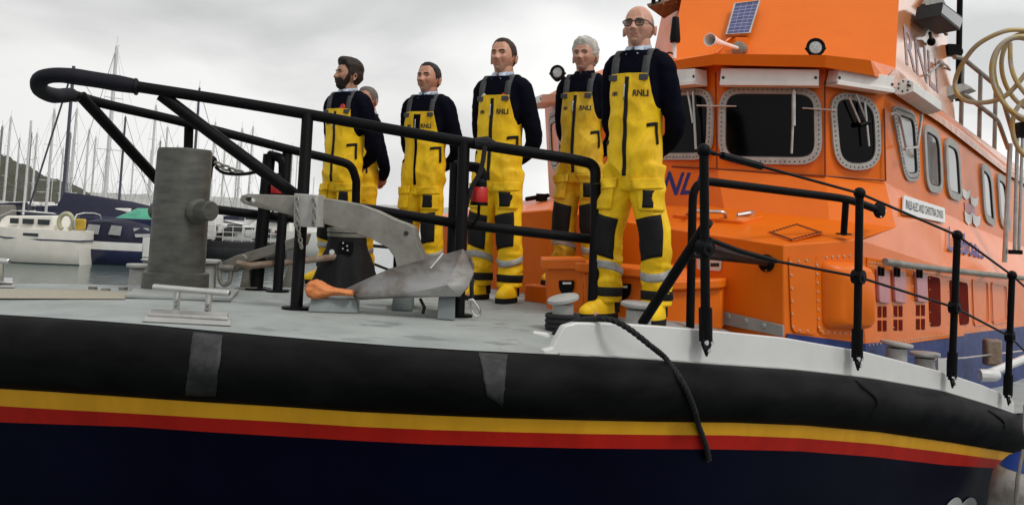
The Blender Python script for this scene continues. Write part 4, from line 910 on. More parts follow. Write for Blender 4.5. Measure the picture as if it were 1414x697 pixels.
def cleat(a_, b_, posts, base, pad, r):
    m = MB(); A, B = P(*a_), P(*b_); ax = (B - A).normalized(); m.tube([A, A + ax * 0.004, B - ax * 0.004, B], [r * 0.8, r, r, r * 0.8], 14); c = part(m, 'cleat', M['steel'])
    m = MB()
    for x0, y0, x1, y1, d in posts: m.tube([P(x0, y0, d), P(x1, y1, d)], r * 1.05, 12)
    part(m, 'cleat_leg', M['steel'], c)
    m = MB(); m.prism([on_deck(x, y, 0.012) for x, y in base], Vector((0, 0, 0.016))); part(m, 'cleat_base', M['steel_dull'], c, bevel=0.004)
    m = MB(); m.prism([on_deck(x, y, 0.003) for x, y in pad], Vector((0, 0, 0.007))); part(m, 'cleat_pad', M['bollard'], c, bevel=0.004)
cleat((212, 396, 5.22), (317, 405, 5.12), [(245, 400, 243, 434, 5.2), (289, 404, 286, 437, 5.15)], [(204, 440), (314, 446), (315.5, 439.5), (207, 434)], [(196, 445), (319, 451), (317, 438), (206, 432)], 0.0165)
cleat((-30, 357, 6.45), (13, 361, 6.4), [(2, 362, 1, 388, 6.42), (-20, 360, -21, 388, 6.45)], [(-30, 394), (17, 395), (17, 389), (-30, 388)], [(-30, 397), (20, 398), (18, 389), (-30, 388)], 0.018)
def bollard(b_, top, r0, r1, tilt=(0, 0, 1), disc=0.018):
    m = MB(); h = (top.z - b_.z); ax = Vector(tilt).normalized(); m.lathe([(r0 * 1.05, -0.05), (r0, 0.03), (r0 * 0.93, h * 0.8), (r0, h - 0.03)], b_, (0, 0, 1), 22)
    m.lathe([(r0 * 0.8, -0.02), (r1, -0.006), (r1 * 1.02, 0.0), (r1, disc * 0.6), (r1 * 0.94, disc * 0.8), (0.001, disc * 0.85)], Vector((b_.x, b_.y, b_.z + h - 0.005)), ax, 22)
    return part(m, 'bollard', M['bollard'], angle=40)
def bz(x, yb, yt, d): q = P(x, yb, d); q.z = min(q.z, deck_z(q.x, q.y)); return q, Vector((q.x, q.y, z_on(q[:2], yt)))
bollard(*bz(776, 460, 412, 5.35), 0.060, 0.084, (-0.22, -0.15, 1)); bollard(*bz(881, 455, 420, 5.55), 0.072, 0.098, (0.05, -0.05, 1))
bollard(*bz(1238, 505, 474, 6.75), 0.07, 0.105, (0.12, 0, 1)); bollard(*bz(1277, 515, 488, 6.95), 0.07, 0.10)
bollard(*bz(282, 402, 360, 7.0), 0.075, 0.10); bollard(*bz(188, 402, 366, 7.2), 0.06, 0.08)
m = MB(); m.add([on_deck(x, y, 0.006) for x, y in ((-60, 413), (172, 414), (182, 405), (120, 400.5), (-60, 399.5))], [(0, 1, 2, 3, 4)]); part(m, 'grip_mat', M['grip'], smooth=False)
for x, y in ((128, 399.5), (146, 402), (170, 400), (186, 404)):
    m = MB(); c = on_deck(x, y, 0.0); m.lathe([(0.028, 0), (0.028, 0.018), (0.015, 0.02)], c, (0, 0, 1), 12); part(m, 'deck_eye', M['galv'])
# windlass under its black cover
wb_ = on_deck(470, 402); wb_.y += 0.18; zl = z_on((wb_.x, wb_.y), 327)
rings = []; nn_ = 48
for k in range(9):
    t = k / 8; rg = []; r0 = 0.240 * (1 - t) ** 1.1 + 0.140 * (1 - (1 - t) ** 1.1) if t < 0.75 else 0.140 + 0.1 * (1 - t) ** 1.6
    for j in range(nn_):
        a_ = 2 * math.pi * j / nn_; f = 1 + 0.09 * (1 - t) * math.sin(7 * a_ + 1.3) + 0.05 * (1 - t * 0.7) * math.sin(11 * a_ + k * 0.3) + 0.03 * noise.noise(Vector((a_ * 2, t * 5, 0)))
        rg.append(Vector((wb_.x + r0 * f * math.cos(a_), wb_.y + r0 * f * math.sin(a_), wb_.z + (zl - wb_.z) * t)))
    rings.append(rg)
m = MB(); m.loft(rings); WL = part(m, 'windlass_cover', M['black_cloth'], angle=60)
m = MB(); m.lathe([(0.145, 0), (0.148, 0.02), (0.135, 0.03), (0.150, 0.035), (0.150, 0.06), (0.10, 0.075), (0.001, 0.085)], (wb_.x, wb_.y, zl), (0, 0, 1), 28); part(m, 'windlass_lid', M['galv'], WL)
m = MB(); pw = wb_ + Vector((0, 0, zl - wb_.z - 0.10)); m.box(pw + Vector((0.02, -0.165, 0.03)), (0.10, 0.02, 0.08)); m.mi = 1
for u, v in ((0, 0), (0.03, 0.02), (0.0, 0.04), (0.035, -0.01)): m.lathe([(0.007, 0), (0.006, 0.006)], pw + Vector((0.0 + u, -0.176, 0.02 + v)), (0, -1, 0), 6)
m.lathe([(0.02, 0), (0.02, 0.012)], pw + Vector((-0.08, -0.15, -0.01)), (0, -1, 0), 10); part(m, 'cover_plate', [M['black_paint'], M['steel']], WL)

# ------------------------------------------------------------------ things lying on or hanging from the boat
# anchor on its chocks
ab = on_deck(570, 432)
AN = empty('anchor', ab, 'large galvanised plough anchor with a long flat shank lying on the foredeck', 'anchor')
shp = [(331, 276), (333, 270), (342, 267.5), (405, 270), (440, 273), (470, 277), (495, 282), (520, 291), (545, 303), (562, 309), (571, 314), (573, 325), (577, 338), (583, 352), (590, 372), (545, 389), (548, 370), (545, 356), (535, 342), (515, 331), (480, 318), (440, 307), (405, 298), (345, 284), (335, 281)]
hole = [(338, 276), (340, 272.5), (348, 273), (353, 276), (350, 279.5), (342, 279)]
def pg_hole(outer, hole, vec, mb_):
    bm = bmesh.new(); vo = [bm.verts.new(q) for q in outer]; vh = [bm.verts.new(q) for q in hole]
    es = [bm.edges.new((vo[i], vo[(i + 1) % len(vo)])) for i in range(len(vo))] + [bm.edges.new((vh[i], vh[(i + 1) % len(vh)])) for i in range(len(vh))]
    bmesh.ops.triangle_fill(bm, use_beauty=True, use_dissolve=False, edges=es)
    g = bmesh.ops.extrude_face_region(bm, geom=bm.faces[:]); bmesh.ops.translate(bm, verts=[v for v in g['geom'] if isinstance(v, bmesh.types.BMVert)], vec=vec)
    bm.verts.index_update(); mb_.add([v.co.copy() for v in bm.verts], [tuple(v.index for v in f.verts) for f in bm.faces]); bm.free()
m = MB(); thk = Vector((0.02, 0.06, 0)); pg_hole([P(x, y, 5.58 + 0.17 * (x - 330) / 250) for x, y in shp], [P(x, y, 5.585) for x, y in hole], thk, m)
m.mi = 1; m.lathe([(0.014, 0), (0.014, 0.006)], P(561, 322, 5.736), (0, -1, 0), 10); part(m, 'shank', [M['galv'], M['print']], AN, angle=30, bevel=0.004)
fv = [(478, 405, 5.72), (497, 414, 5.60), (634, 409, 5.55), (646, 398, 5.58), (654, 380, 5.66), (655, 364, 5.72), (650, 353, 5.80), (640, 349.5, 5.84), (600, 361, 5.76), (540, 376, 5.74), (560, 411, 5.56), (618, 396, 5.54)]
fvp = [P(*t) for t in fv]
m = MB(); m.add(fvp, [(0, 1, 9), (1, 10, 9), (9, 10, 11, 8), (10, 2, 11), (8, 11, 7), (11, 3, 4, 7), (2, 3, 11), (4, 5, 6, 7)])
FK = part(m, 'fluke', M['galv_fluke'], AN, angle=6); sd = FK.modifiers.new('t', 'SOLIDIFY'); sd.thickness = 0.03; sd.offset = -1
fw2 = [P(x, y, d + 0.30) for x, y, d in ((500, 402, 5.9), (560, 398, 6.0), (620, 392, 6.0), (600, 362, 5.8), (545, 374, 5.75))]
m = MB(); m.prism(fw2, Vector((0, 0.02, 0.02))); part(m, 'fluke', M['galv_fluke'], AN, angle=6)
m = MB(); m.tube([P(594, 371, 5.66), P(612, 350, 5.70)], 0.008, 6); part(m, 'securing_pin', M['steel_dull'], AN)
m = MB(); m.tube([P(545, 389, 5.70), P(590, 371, 5.735)], 0.010, 8); part(m, 'weld_bead', M['rust'], AN)
def block(pts, h, name, mat=None):
    q = [on_deck(x, y, 0.002) for x, y in pts]; c = sum(q, Vector()) / len(q); m = MB(); m.loft([q, [c + (t - c) * 0.9 + Vector((0, 0, h)) for t in q]]); return part(m, name, mat or M['grey_paint'], bevel=0.006)
grn = pm('grey_green_chock', (0.16, 0.19, 0.19), 0.6, var=0.12, scale=10)
block([(425, 431), (495, 433), (497, 420), (430, 418)], 0.075, 'anchor_chock', grn); block([(603, 441), (628, 443), (629, 430), (606, 428)], 0.125, 'anchor_chock', grn); block([(540, 429), (570, 430), (572, 421), (543, 420)], 0.08, 'anchor_chock', grn)
m = MB(); bz_ = P(412, 292, 5.86); cq = [P(405, 313, 5.55), P(437, 314, 5.55), P(438, 269, 5.55), P(406, 267, 5.55)]; m.prism(cq, Vector((0.02, 0.14, 0))); m.mi = 1
for x, y in ((411, 273), (433, 274), (411, 306), (433, 307)): m.lathe([(0.011, 0), (0.010, 0.012)], P(x, y, 5.55), (0, -1, 0), 7)
CL = part(m, 'anchor_clamp', [M['grey_frame'], M['galv']], bevel=0.008); chain([P(411, 272, 5.53), P(410, 290, 5.52), P(412, 315, 5.53), P(417, 345, 5.56)], 0.005, 'clamp_chain', M['galv'], CL, 0.035); chain([P(434, 274, 5.53), P(434, 290, 5.52), P(433, 310, 5.53)], 0.005, 'clamp_chain', M['galv'], CL, 0.035)
# snap hook hanging under the fluke
m = MB(); c0 = P(651, 396, 5.62); m.tube([P(653, 385, 5.66), c0, P(652, 413, 5.62)], 0.012, 6); m.tube([P(580, 412, 5.6), P(586, 424, 5.6), P(584, 432, 5.62)], 0.010, 6); part(m, 'lashing', M['rope'], AN)
m = MB(); hk = [P(x, y, 5.6) for x, y in ((648, 414), (651, 427), (657, 436), (663, 434), (661, 425), (653, 414))]; m.tube(spline(hk + [hk[0]], 5)[:-1], 0.0065, 8, closed=True); sh_ = m.build('snap_hook', M['steel']); tag(sh_, 'small steel snap hook dangling below the anchor fluke', 'snap hook')
# second anchor stowed across the bow
b2 = on_deck(340, 398)
A2 = empty('stowed_anchor', b2, 'rusty grey anchor with a shackle stowed behind the black rail posts', 'anchor')
m = MB(); m.prism(rpoly([P(x, y, 7.0) for x, y in ((303, 372), (306, 362), (326, 352), (336, 350), (342, 358), (330, 372), (312, 378))], 0.03), Vector((0.03, 0.07, 0))); m.prism([P(x, y, 7.02) for x, y in ((330, 364), (345, 362), (420, 338), (425, 322), (335, 350))], Vector((0.02, 0.05, 0))); part(m, 'shank', M['galv'], A2, bevel=0.006)
m = MB(); m.tube(spline([P(305, 362, 6.98), P(303, 378, 6.97), P(305, 389, 6.97), P(311, 393, 6.97), P(317, 388, 6.97), P(319, 374, 6.98)], 5), 0.016, 8); m.tube([P(303, 369, 6.97), P(324, 370, 6.97)], 0.02, 8); part(m, 'shackle', M['galv'], A2)
m = MB(); m.tube([P(327, 363, 6.95), P(345, 367, 6.95), P(407, 361, 7.1), P(470, 354, 7.3)], 0.024, 10); part(m, 'stock_rod', M['rust'], A2)
m = MB(); m.prism([P(x, y, 7.05) for x, y in ((331, 397), (346, 397), (343, 372), (336, 370))], Vector((0.05, 0.1, 0))); m.prism([P(x, y, 7.05) for x, y in ((388, 397), (408, 397), (404, 368), (398, 366))], Vector((0.05, 0.1, 0))); m.prism([P(x, y, 6.95) for x, y in ((322, 400), (352, 400), (350, 397), (325, 397))], Vector((0.05, 0.15, 0))); part(m, 'support_foot', M['galv'], A2)
# orange cloth over the anchor tip
m = MB(); c = P(454, 400, 5.60); rings = []
for i in range(33):
    t = i / 32; x = -0.130 + 0.265 * t; bulb = math.exp(-((t - 0.24) / 0.24) ** 2); hgt = 0.018 + 0.036 * bulb; wid = 0.035 + 0.045 * bulb; rg = []
    if t < 0.06: hgt *= 0.35 + 10 * t; wid *= 0.35 + 10 * t
    for j in range(40):
        a_ = 2 * math.pi * j / 40; q = Vector((x, -wid * math.sin(a_), hgt * math.cos(a_) - 0.012 * t))
        f = 0.5 - abs(noise.noise(Vector((q.x * 9, q.y * 26, q.z * 30)))) ; f2 = 0.5 - abs(noise.noise(q * 38 + Vector((5, 1, 2))))
        q = q * (0.86 + 0.34 * f + 0.16 * f2) if 0 < i < 32 else q * 0.9; q.x = x; rg.append(c + q)
    rings.append(rg)
m.loft(rings); oc = m.build('cloth', M['orange_cloth'], angle=60); tag(oc, 'crumpled orange cloth wrapped round the anchor tip', 'cloth')
# red rescue lights hanging from the rail arms
for (x, y, d, wpx, hpx), lb in (((384, 259, 7.15, 20, 20), 'red rescue light hanging from the arm left of the silver clamp'), ((662, 270, 6.05, 24, 23), 'red rescue light hanging from the arm beside the tallest anchor fluke')):
    c = P(x, y, d); r = wpx / 2 / F * d; h = hpx / F * d
    R_ = empty('rescue_light', c - Vector((0, 0, h / 2)), lb, 'rescue light', 'red rescue lights on the rail')
    m = MB(); m.lathe([(r * 0.9, -h / 2), (r, -h / 2 + 0.008), (r, h / 2 - 0.008), (r * 0.9, h / 2)], c, (0, 0, 1), 20); m.build('lamp_body', M['red_plastic'], R_)
    m = MB(); m.lathe([(r * 0.8, h / 2), (r * 0.75, h / 2 + 0.03), (0.02, h / 2 + 0.05)], c, (0, 0, 1), 16); m.lathe([(r * 1.03, -h / 2 - 0.01), (r * 1.03, -h / 2 + 0.01)], c, (0, 0, 1), 16); m.tube([c - Vector((0, 0, h / 2)), c - Vector((0, 0, h / 2 + 0.08)), c - Vector((0.03, 0, h / 2 + 0.12))], 0.010, 6); m.build('lamp_cap', BK, R_)
# black mooring rope over the side
rp_ = [P(772, 470, 5.25), P(765, 462, 5.2), P(778, 452, 5.15), P(798, 443, 4.95), P(822, 440, 4.70), P(846, 442, 4.64), P(870, 455, 4.64), P(898, 477, 4.67)]
for x, y in ((918, 500), (938, 528), (955, 560), (962, 582), (968, 604), (973, 622), (975, 634)):
    q = on_side(x, y, 0.018)
    if q is None: q = P(x, y, 4.55)
    rp_.append(q)
q = spline(rp_, 14); m = MB()
for s_ in range(3):
    pts = []; L_ = 0
    for i, t in enumerate(q):
        if i: L_ += (t - q[i - 1]).length
        tg = (q[min(i + 1, len(q) - 1)] - q[max(i - 1, 0)]).normalized(); u = tg.orthogonal().normalized(); v = tg.cross(u); a_ = L_ * 75 + s_ * 2 * math.pi / 3
        pts.append(t + (u * math.cos(a_) + v * math.sin(a_)) * 0.0070)
    m.tube(pts, 0.0084, 7)
for k in range(4):   # turns round the bollard foot
    c = bz(776, 460, 412, 5.35)[0]; m.tube([c + Vector((0.080 * math.cos(t), 0.080 * math.sin(t), 0.012 + 0.026 * k)) for t in [2 * math.pi * j / 18 for j in range(18)]], 0.0145, 7, closed=True)
ro = m.build('mooring_rope', M['rope']); tag(ro, 'thick black mooring rope turned round a grey bollard and hanging over the black belting', 'rope')
m = MB(); pq = [on_deck(x, y, 0.004) for x, y in ((738, 461), (756, 465))]; m.tube(pq, [0.012, 0.016], 10); part(m, 'deck_fitting', M['white_box'])
# fender buoy at the quarter
fc = P(1428, 690, 6.9); FB = empty('fender_buoy', fc - Vector((0, 0, 0.45)), 'weathered white fender buoy with a blue top hanging against the hull', 'fender')
fr_ = 0.285; fa = Vector((0.10, 0, 1)).normalized()
m = MB(); m.lathe([(0.05, -0.46), (0.16, -0.42), (0.24, -0.28), (fr_, -0.10), (fr_, 0.03), (0.27, 0.13), (0.235, 0.19)], fc, fa, 28)
m.build('buoy_body', pm('dirty_white_vinyl', (0.30, 0.285, 0.25), 0.5, col2=(0.50, 0.49, 0.46), scale=9, detail=10, lo=0.38, hi=0.55), FB)
m = MB(); m.lathe([(0.236, 0.192), (0.18, 0.26), (0.10, 0.31), (0.055, 0.33), (0.05, 0.39), (0.001, 0.395)], fc, fa, 28); m.build('buoy_cap', pm('blue_vinyl', (0.02, 0.055, 0.26), 0.4, var=0.15, scale=12), FB)
m = MB(); m.tube(spline([fc + fa * 0.38, P(1416, 600, 7.1), P(1415, 575, 7.4), P(1415, 560, 7.8)], 5), 0.012, 6); m.tube([P(1413, 620, 6.62), P(1405, 660, 6.58), P(1402, 700, 6.58)], 0.012, 6); m.build('buoy_rope', M['galv'], FB)
# coiled hose on the flybridge rail
def loop(cx, cy, rx, ry, d, a0, a1, tilt=0.0, n=40, dd=0.0):
    out = []
    for i in range(n + 1):
        t = math.radians(a0 + (a1 - a0) * i / n); x, y = rx * math.cos(t), ry * math.sin(t); c, s_ = math.cos(tilt), math.sin(tilt); out.append(P(cx + x * c - y * s_, cy - x * s_ - y * c, d + dd * i / n))
    return out
m = MB()
m.tube(spline([P(*t) for t in ((1450, 48, 9.6), (1414, 42, 9.6), (1385, 44, 9.6), (1350, 62, 9.7), (1328, 90, 9.8), (1319, 112, 9.85), (1321, 128, 9.8), (1333, 139, 9.7), (1355, 142, 9.6), (1380, 137, 9.5), (1400, 122, 9.45), (1425, 90, 9.4))], 6), 0.022, 8)
m.tube(loop(1420, 108, 48, 60, 9.35, 20, 380, 0.5, 60, 0.12), 0.022, 8)
m.tube(loop(1418, 112, 42, 62, 9.5, 40, 370, 0.4, 60, 0.12), 0.022, 8)
m.tube(loop(1425, 100, 40, 55, 9.6, 20, 380, 0.35, 60, 0.12), 0.022, 8)
m.tube(loop(1428, 178, 30, 42, 9.4, 60, 300, 0.1, 40, 0.1), 0.022, 8)
m.tube(spline([P(1395, 60, 9.5), P(1396, 90, 9.45), P(1405, 115, 9.4), P(1425, 140, 9.4)], 6), 0.022, 8)
ho = m.build('hose_coil', M['hose']); tag(ho, 'loose coils of yellow and grey hose hung at the boat side above the roof', 'hose')
# ------------------------------------------------------------------ people
def ell(c, rx, ry, n=28, p=2.4, tilt=0.0):
    out = []
    for j in range(n):
        a_ = 2 * math.pi * j / n; ca, sa = math.cos(a_), math.sin(a_)
        x = rx * math.copysign(abs(ca) ** (2 / p), ca); y = ry * math.copysign(abs(sa) ** (2 / p), sa)
        out.append(Vector((c[0] + x, c[1] + y, c[2] + tilt * y)))
    return out
def remesh(mb_, voxel, it=4, fac=0.5):
    o = mb_.build('tmp', M['print'], smooth=False)
    r = o.modifiers.new('r', 'REMESH'); r.mode = 'VOXEL'; r.voxel_size = voxel
    s_ = o.modifiers.new('s', 'SMOOTH'); s_.iterations = it; s_.factor = fac
    me = bpy.data.meshes.new_from_object(o.evaluated_get(bpy.context.evaluated_depsgraph_get()))
    od = o.data; bpy.data.objects.remove(o); bpy.data.meshes.remove(od); me.materials.clear(); return me
def displace(me, fn):
    nr = [v.normal.copy() for v in me.vertices]
    for v, n in zip(me.vertices, nr): v.co = v.co + n * fn(v.co)
    me.update()
def link(name, me, mat, parent, smooth=True):
    for m_ in (mat if isinstance(mat, (list, tuple)) else [mat]): me.materials.append(m_)
    if smooth: me.polygons.foreach_set('use_smooth', [True] * len(me.polygons))
    o = bpy.data.objects.new(name, me); COL.objects.link(o); o.parent = parent; return o
def tree(me): return BVHTree.FromPolygons([v.co[:] for v in me.vertices], [tuple(q.vertices) for q in me.polygons])
FRONT, BACK = Vector((0, 1, 0)), Vector((0, -1, 0))
def cast(tr, o, d):
    h = tr.ray_cast(Vector(o), Vector(d)); return (h[0], h[1]) if h[0] else (None, None)
def patch(tr, pts_fn, nu, nv, name, mat, parent, off=0.004, th=0.004, d=FRONT, y0=-0.6):
    """a cloth piece laid on the garment: pts_fn(u, v) -> (x, z); rays run along d"""
    rows = []
    for j in range(nv + 1):
        rg = []
        for i in range(nu + 1):
            x, z = pts_fn(i / nu, j / nv); p, n = cast(tr, (x, y0 if d.y > 0 else -y0, z), d)
            rg.append(None if p is None else p - d * off)
        rows.append(rg)
    m = MB(); idx = {}
    for j, rg in enumerate(rows):
        for i, q in enumerate(rg):
            if q is not None: idx[(i, j)] = len(m.v); m.v.append(q)
    for j in range(nv):
        for i in range(nu):
            k = [(i, j), (i + 1, j), (i + 1, j + 1), (i, j + 1)]
            if all(t in idx for t in k) and max((m.v[idx[k[0]]] - m.v[idx[t]]).length for t in k) < 0.09: m.f.append(tuple(idx[t] for t in k)); m.m.append(0)
    if not m.f: return None
    o = m.build(name, mat, parent, angle=80, recalc=False)
    s_ = o.modifiers.new('t', 'SOLIDIFY'); s_.thickness = th; s_.offset = 0; return o
def band(tr, cx, cy, z0, z1, name, mat, parent, off=0.004, n=40, nz=3, slope=0.0):
    rows = []
    for k in range(nz + 1):
        z = z0 + (z1 - z0) * k / nz; rg = []
        for j in range(n):
            a_ = 2 * math.pi * j / n; dr = Vector((math.cos(a_), math.sin(a_), 0)); zz = z + slope * dr.y
            p, _ = cast(tr, Vector((cx, cy, zz)) + dr * 0.13, -dr)
            rg.append((p if p is not None else Vector((cx, cy, zz)) + dr * 0.08) + dr * off)
        rows.append(rg)
    m = MB(); m.loft(rows, cap=False); o = m.build(name, mat, parent, angle=80); s_ = o.modifiers.new('t', 'SOLIDIFY'); s_.thickness = 0.004; s_.offset = 0; return o
def leg_patch(tr, ax_fn, a0, a1, z0, z1, name, mat, parent, off=0.005, th=0.006, nu=12, nv=10, skew=0.0):
    rows = []
    for j in range(nv + 1):
        z = z0 + (z1 - z0) * j / nv; cx, cy = ax_fn(z); rg = []
        for i in range(nu + 1):
            a_ = math.radians(a0 + (a1 - a0) * i / nu); dr = Vector((math.sin(a_), -math.cos(a_), 0)); zz = z + skew * math.sin(a_)
            p, _ = cast(tr, Vector((cx, cy, zz)) + dr * (0.30 if z > 0.9 else 0.16), -dr)
            rg.append((p if p is not None and (p - Vector((cx, cy, zz))).dot(dr) > 0.05 else Vector((cx, cy, zz)) + dr * 0.09) + dr * off)
        rows.append(rg)
    m = MB(); m.loft(rows, cap=False, closed=False); o = m.build(name, mat, parent, angle=80, recalc=False); s_ = o.modifiers.new('t', 'SOLIDIFY'); s_.thickness = th; s_.offset = 0; return o
def g2(x, z, x0, z0, sx, sz): return math.exp(-((x - x0) / sx) ** 2 - ((z - z0) / sz) ** 2)
def ss(a_, b_, x): t = max(0.0, min(1.0, (x - a_) / (b_ - a_))); return t * t * (3 - 2 * t)
_ico = None
def ico():
    global _ico
    if _ico is None:
        bm = bmesh.new(); bmesh.ops.create_icosphere(bm, subdivisions=5, radius=1.0); bm.verts.index_update()
        _ico = ([v.co.normalized() for v in bm.verts], [tuple(v.index for v in f.verts) for f in bm.faces]); bm.free()
    return _ico
def head_point(n, c):
    q = 2.35; k = (abs(n.x) ** q + abs(n.y) ** q + abs(n.z) ** q) ** (1 / q); n = n / k
    x = 0.0755 * n.x; y = (0.098 if n.y < 0 else 0.102) * n.y; z = (0.116 if n.z > 0 else 0.117) * n.z
    t = ss(0.0, 1.0, -z / 0.115)
    x *= 1 - (0.32 * c.get('jaw', 1.0)) * t; 
    if y > 0: y *= 1 - 0.62 * t
    else: y -= 0.004 * t; y *= 1 - 0.05 * t
    if z > 0.05: u = (z - 0.05) / 0.066; x *= 1 - 0.10 * u * u; 
    if y < -0.086: y = -0.086 + (y + 0.086) * 0.55
    f = ss(0.02, -0.05, y)
    if f > 0:
        ax = abs(x); d = 0
        nose = math.exp(-(x / (0.0095 + 0.006 * ss(0.0, -0.04, z))) ** 2) * (0.006 + 0.0185 * ss(0.012, -0.036, z)) * ss(-0.052, -0.040, z) * ss(0.03, 0.006, z)
        d -= nose * c.get('nose', 1.0); d -= 0.011 * g2(ax, z, 0.0145, -0.038, 0.008, 0.009)
        d += 0.0165 * g2(ax, z, 0.031, 0.001, 0.016, 0.010); d -= 0.0090 * g2(ax, z, 0.028, 0.018, 0.023, 0.006)
        d -= 0.005 * g2(ax, z, 0.044, -0.026, 0.018, 0.016); d += 0.004 * g2(ax, z, 0.040, -0.06, 0.014, 0.02)
        d += 0.0048 * g2(ax, z, 0.027 + 0.2 * max(0, -0.04 - z), -0.052, 0.005, 0.018)
        d -= 0.006 * g2(x, z, 0, -0.058, 0.021, 0.0045); d -= 0.0065 * g2(x, z, 0, -0.069, 0.019, 0.005); d += 0.009 * g2(x, z, 0, -0.0635, 0.027, 0.0024)
        d += 0.005 * g2(x, z, 0, -0.081, 0.02, 0.006); d -= 0.009 * g2(x, z, 0, -0.100, 0.022, 0.013)
        y += d * f
    return Vector((x, y, z))
def hair_line(al, style):
    """height of the hair line at azimuth al (0 = front, pi = back)"""
    if style == 'bald': pts = [(0, 0.3), (0.9, 0.3), (1.25, 0.02), (3.15, -0.06)]
    elif style == 'thick': pts = [(0, 0.064), (0.7, 0.060), (1.05, 0.03), (1.30, -0.045), (1.55, 0.00), (1.85, -0.03), (2.2, -0.085), (3.15, -0.09)]
    elif style == 'short': pts = [(0, 0.077), (0.5, 0.079), (0.85, 0.060), (1.15, 0.012), (1.30, -0.02), (1.55, 0.006), (1.9, -0.03), (2.3, -0.065), (3.15, -0.07)]
    else: pts = [(0, 0.062), (0.6, 0.060), (0.95, 0.04), (1.2, -0.005), (1.35, -0.02), (1.6, 0.0), (1.9, -0.05), (2.3, -0.075), (3.15, -0.08)]
    for (a0, z0), (a1, z1) in zip(pts, pts[1:]):
        if a0 <= al <= a1: return z0 + (z1 - z0) * (al - a0) / (a1 - a0)
    return pts[-1][1]
def make_person(c):
    root = empty('person', c['loc'], c['label'], 'person', 'crew standing on the foredeck', rotz=math.radians(c['yaw']), scale=c['h'] / 1.80)
    sd = c['seed']; W = c.get('w', 1.0); HS = c.get('head', 1.06); by = c.get('belly', 0.0); st = c.get('stance', 0.0)
    nz = lambda q, f, o=0.0: noise.noise(q * f + Vector((sd * 3.1 + o, sd * 1.7, o)))
    # ---- head
    vs0, fs0 = ico(); hv = [head_point(n, c) for n in vs0]
    HR = Matrix.Rotation(math.radians(c.get('hyaw', 0)), 3, 'Z') @ Matrix.Rotation(math.radians(-c.get('hpitch', 4) - 3), 3, 'X')
    piv = Vector((0, 0.02, -0.10)); hc = Vector((0, -0.012, 1.800 - 0.116 * HS))
    T = lambda q: hc + piv + HR @ (q * HS - piv)
    # ---- body (head, neck, trunk, arms, hands and legs in one mesh)
    b = MB()
    b.loft([ell((0, 0.012, 1.42), 0.10, 0.08), ell((0, 0.018, 1.51), 0.068, 0.066), ell((0, 0.016, 1.56), 0.060, 0.063), [T(q) for q in ell((0, 0.020, -0.075), 0.060, 0.066)], [T(q) for q in ell((0, 0.02, -0.03), 0.05, 0.055)]])
    b.loft([ell((0, 0.0, z), rx * W, ry) for z, rx, ry in ((0.80, 0.10, 0.085), (0.92, 0.118, 0.090), (1.10, 0.112, 0.085), (1.30, 0.130, 0.088), (1.42, 0.115, 0.075), (1.46, 0.08, 0.06))])
    for s_ in (-1, 1):
        b.tube([(s_ * 0.078, 0, 0.90), (s_ * 0.088, 0, 0.80), (s_ * (0.11 + st), -0.01, 0.50), (s_ * (0.115 + st), 0.012, 0.30), (s_ * (0.12 + st), 0.02, 0.09)], [0.070, 0.068, 0.052, 0.050, 0.038], 14)
        b.tube([(s_ * (0.12 + st), 0.04, 0.06), (s_ * (0.125 + st), -0.04, 0.045), (s_ * (0.13 + st), -0.14, 0.035)], [0.040, 0.038, 0.022], 10)
        b.tube([(s_ * 0.145 * W, 0.015, 1.445), (s_ * 0.194 * W, 0.048, 1.29), (s_ * 0.205 * W, 0.100, 1.12), (s_ * 0.142 * W, 0.150, 1.03), (s_ * 0.060, 0.166, 0.968)], [0.050, 0.046, 0.038, 0.036, 0.027], 12)
        # hand: palm, four fingers, thumb, clasped behind the back
        w0 = Vector((s_ * 0.060, 0.166 + 0.012 * s_, 0.968)); pd_ = Vector((-s_ * 0.75, 0.10 * s_, -0.55)).normalized(); sd_ = Vector((0, 1, 0)).cross(pd_).normalized() * s_
        b.tube([w0, w0 + pd_ * 0.04, w0 + pd_ * 0.085], [0.028, 0.036, 0.032], 10)
        for k, L_ in enumerate((0.068, 0.078, 0.073, 0.058)):
            r0 = w0 + pd_ * 0.075 + sd_ * (0.028 - 0.019 * k); b.tube([r0, r0 + pd_ * L_ * 0.45, r0 + pd_ * L_ * 0.8 - Vector((0, 0.018, 0)), r0 + pd_ * L_ * 0.9 - Vector((0, 0.035, 0))], [0.0095, 0.009, 0.0085, 0.007], 8)
        r0 = w0 + pd_ * 0.02 + sd_ * 0.03; b.tube([r0, r0 + pd_ * 0.03 + sd_ * 0.022, r0 + pd_ * 0.062 + sd_ * 0.026], [0.013, 0.0115, 0.008], 8)
    nb = len(b.v)
    b.add([T(q) for q in hv], fs0)
    for s_ in (-1, 1):   # ears with a rim and a hollow
        er = Matrix.Rotation(s_ * 0.18, 3, 'Z') @ Matrix.Rotation(-0.18, 3, 'X'); ec = Vector((s_ * 0.0775, 0.016, -0.016)); rings = []
        for (r_, o_) in ((0.45, -0.004), (0.85, 0.004), (1.0, 0.011), (0.98, 0.016), (0.80, 0.017), (0.62, 0.009), (0.2, 0.007)):
            rings.append([T(ec + er @ Vector((s_ * o_, 0.0170 * r_ * math.cos(t) * (1.0 if math.sin(t) > 0 else 0.72), 0.030 * r_ * math.sin(t)))) for t in [2 * math.pi * j / 18 for j in range(18)]])
        b.loft(rings)
    body = b.build('body', c['skin'], root, angle=180, weld=False)
    at = body.data.color_attributes.new('tone', 'FLOAT_COLOR', 'POINT'); cols = np.ones((len(b.v), 4), dtype=np.float32)
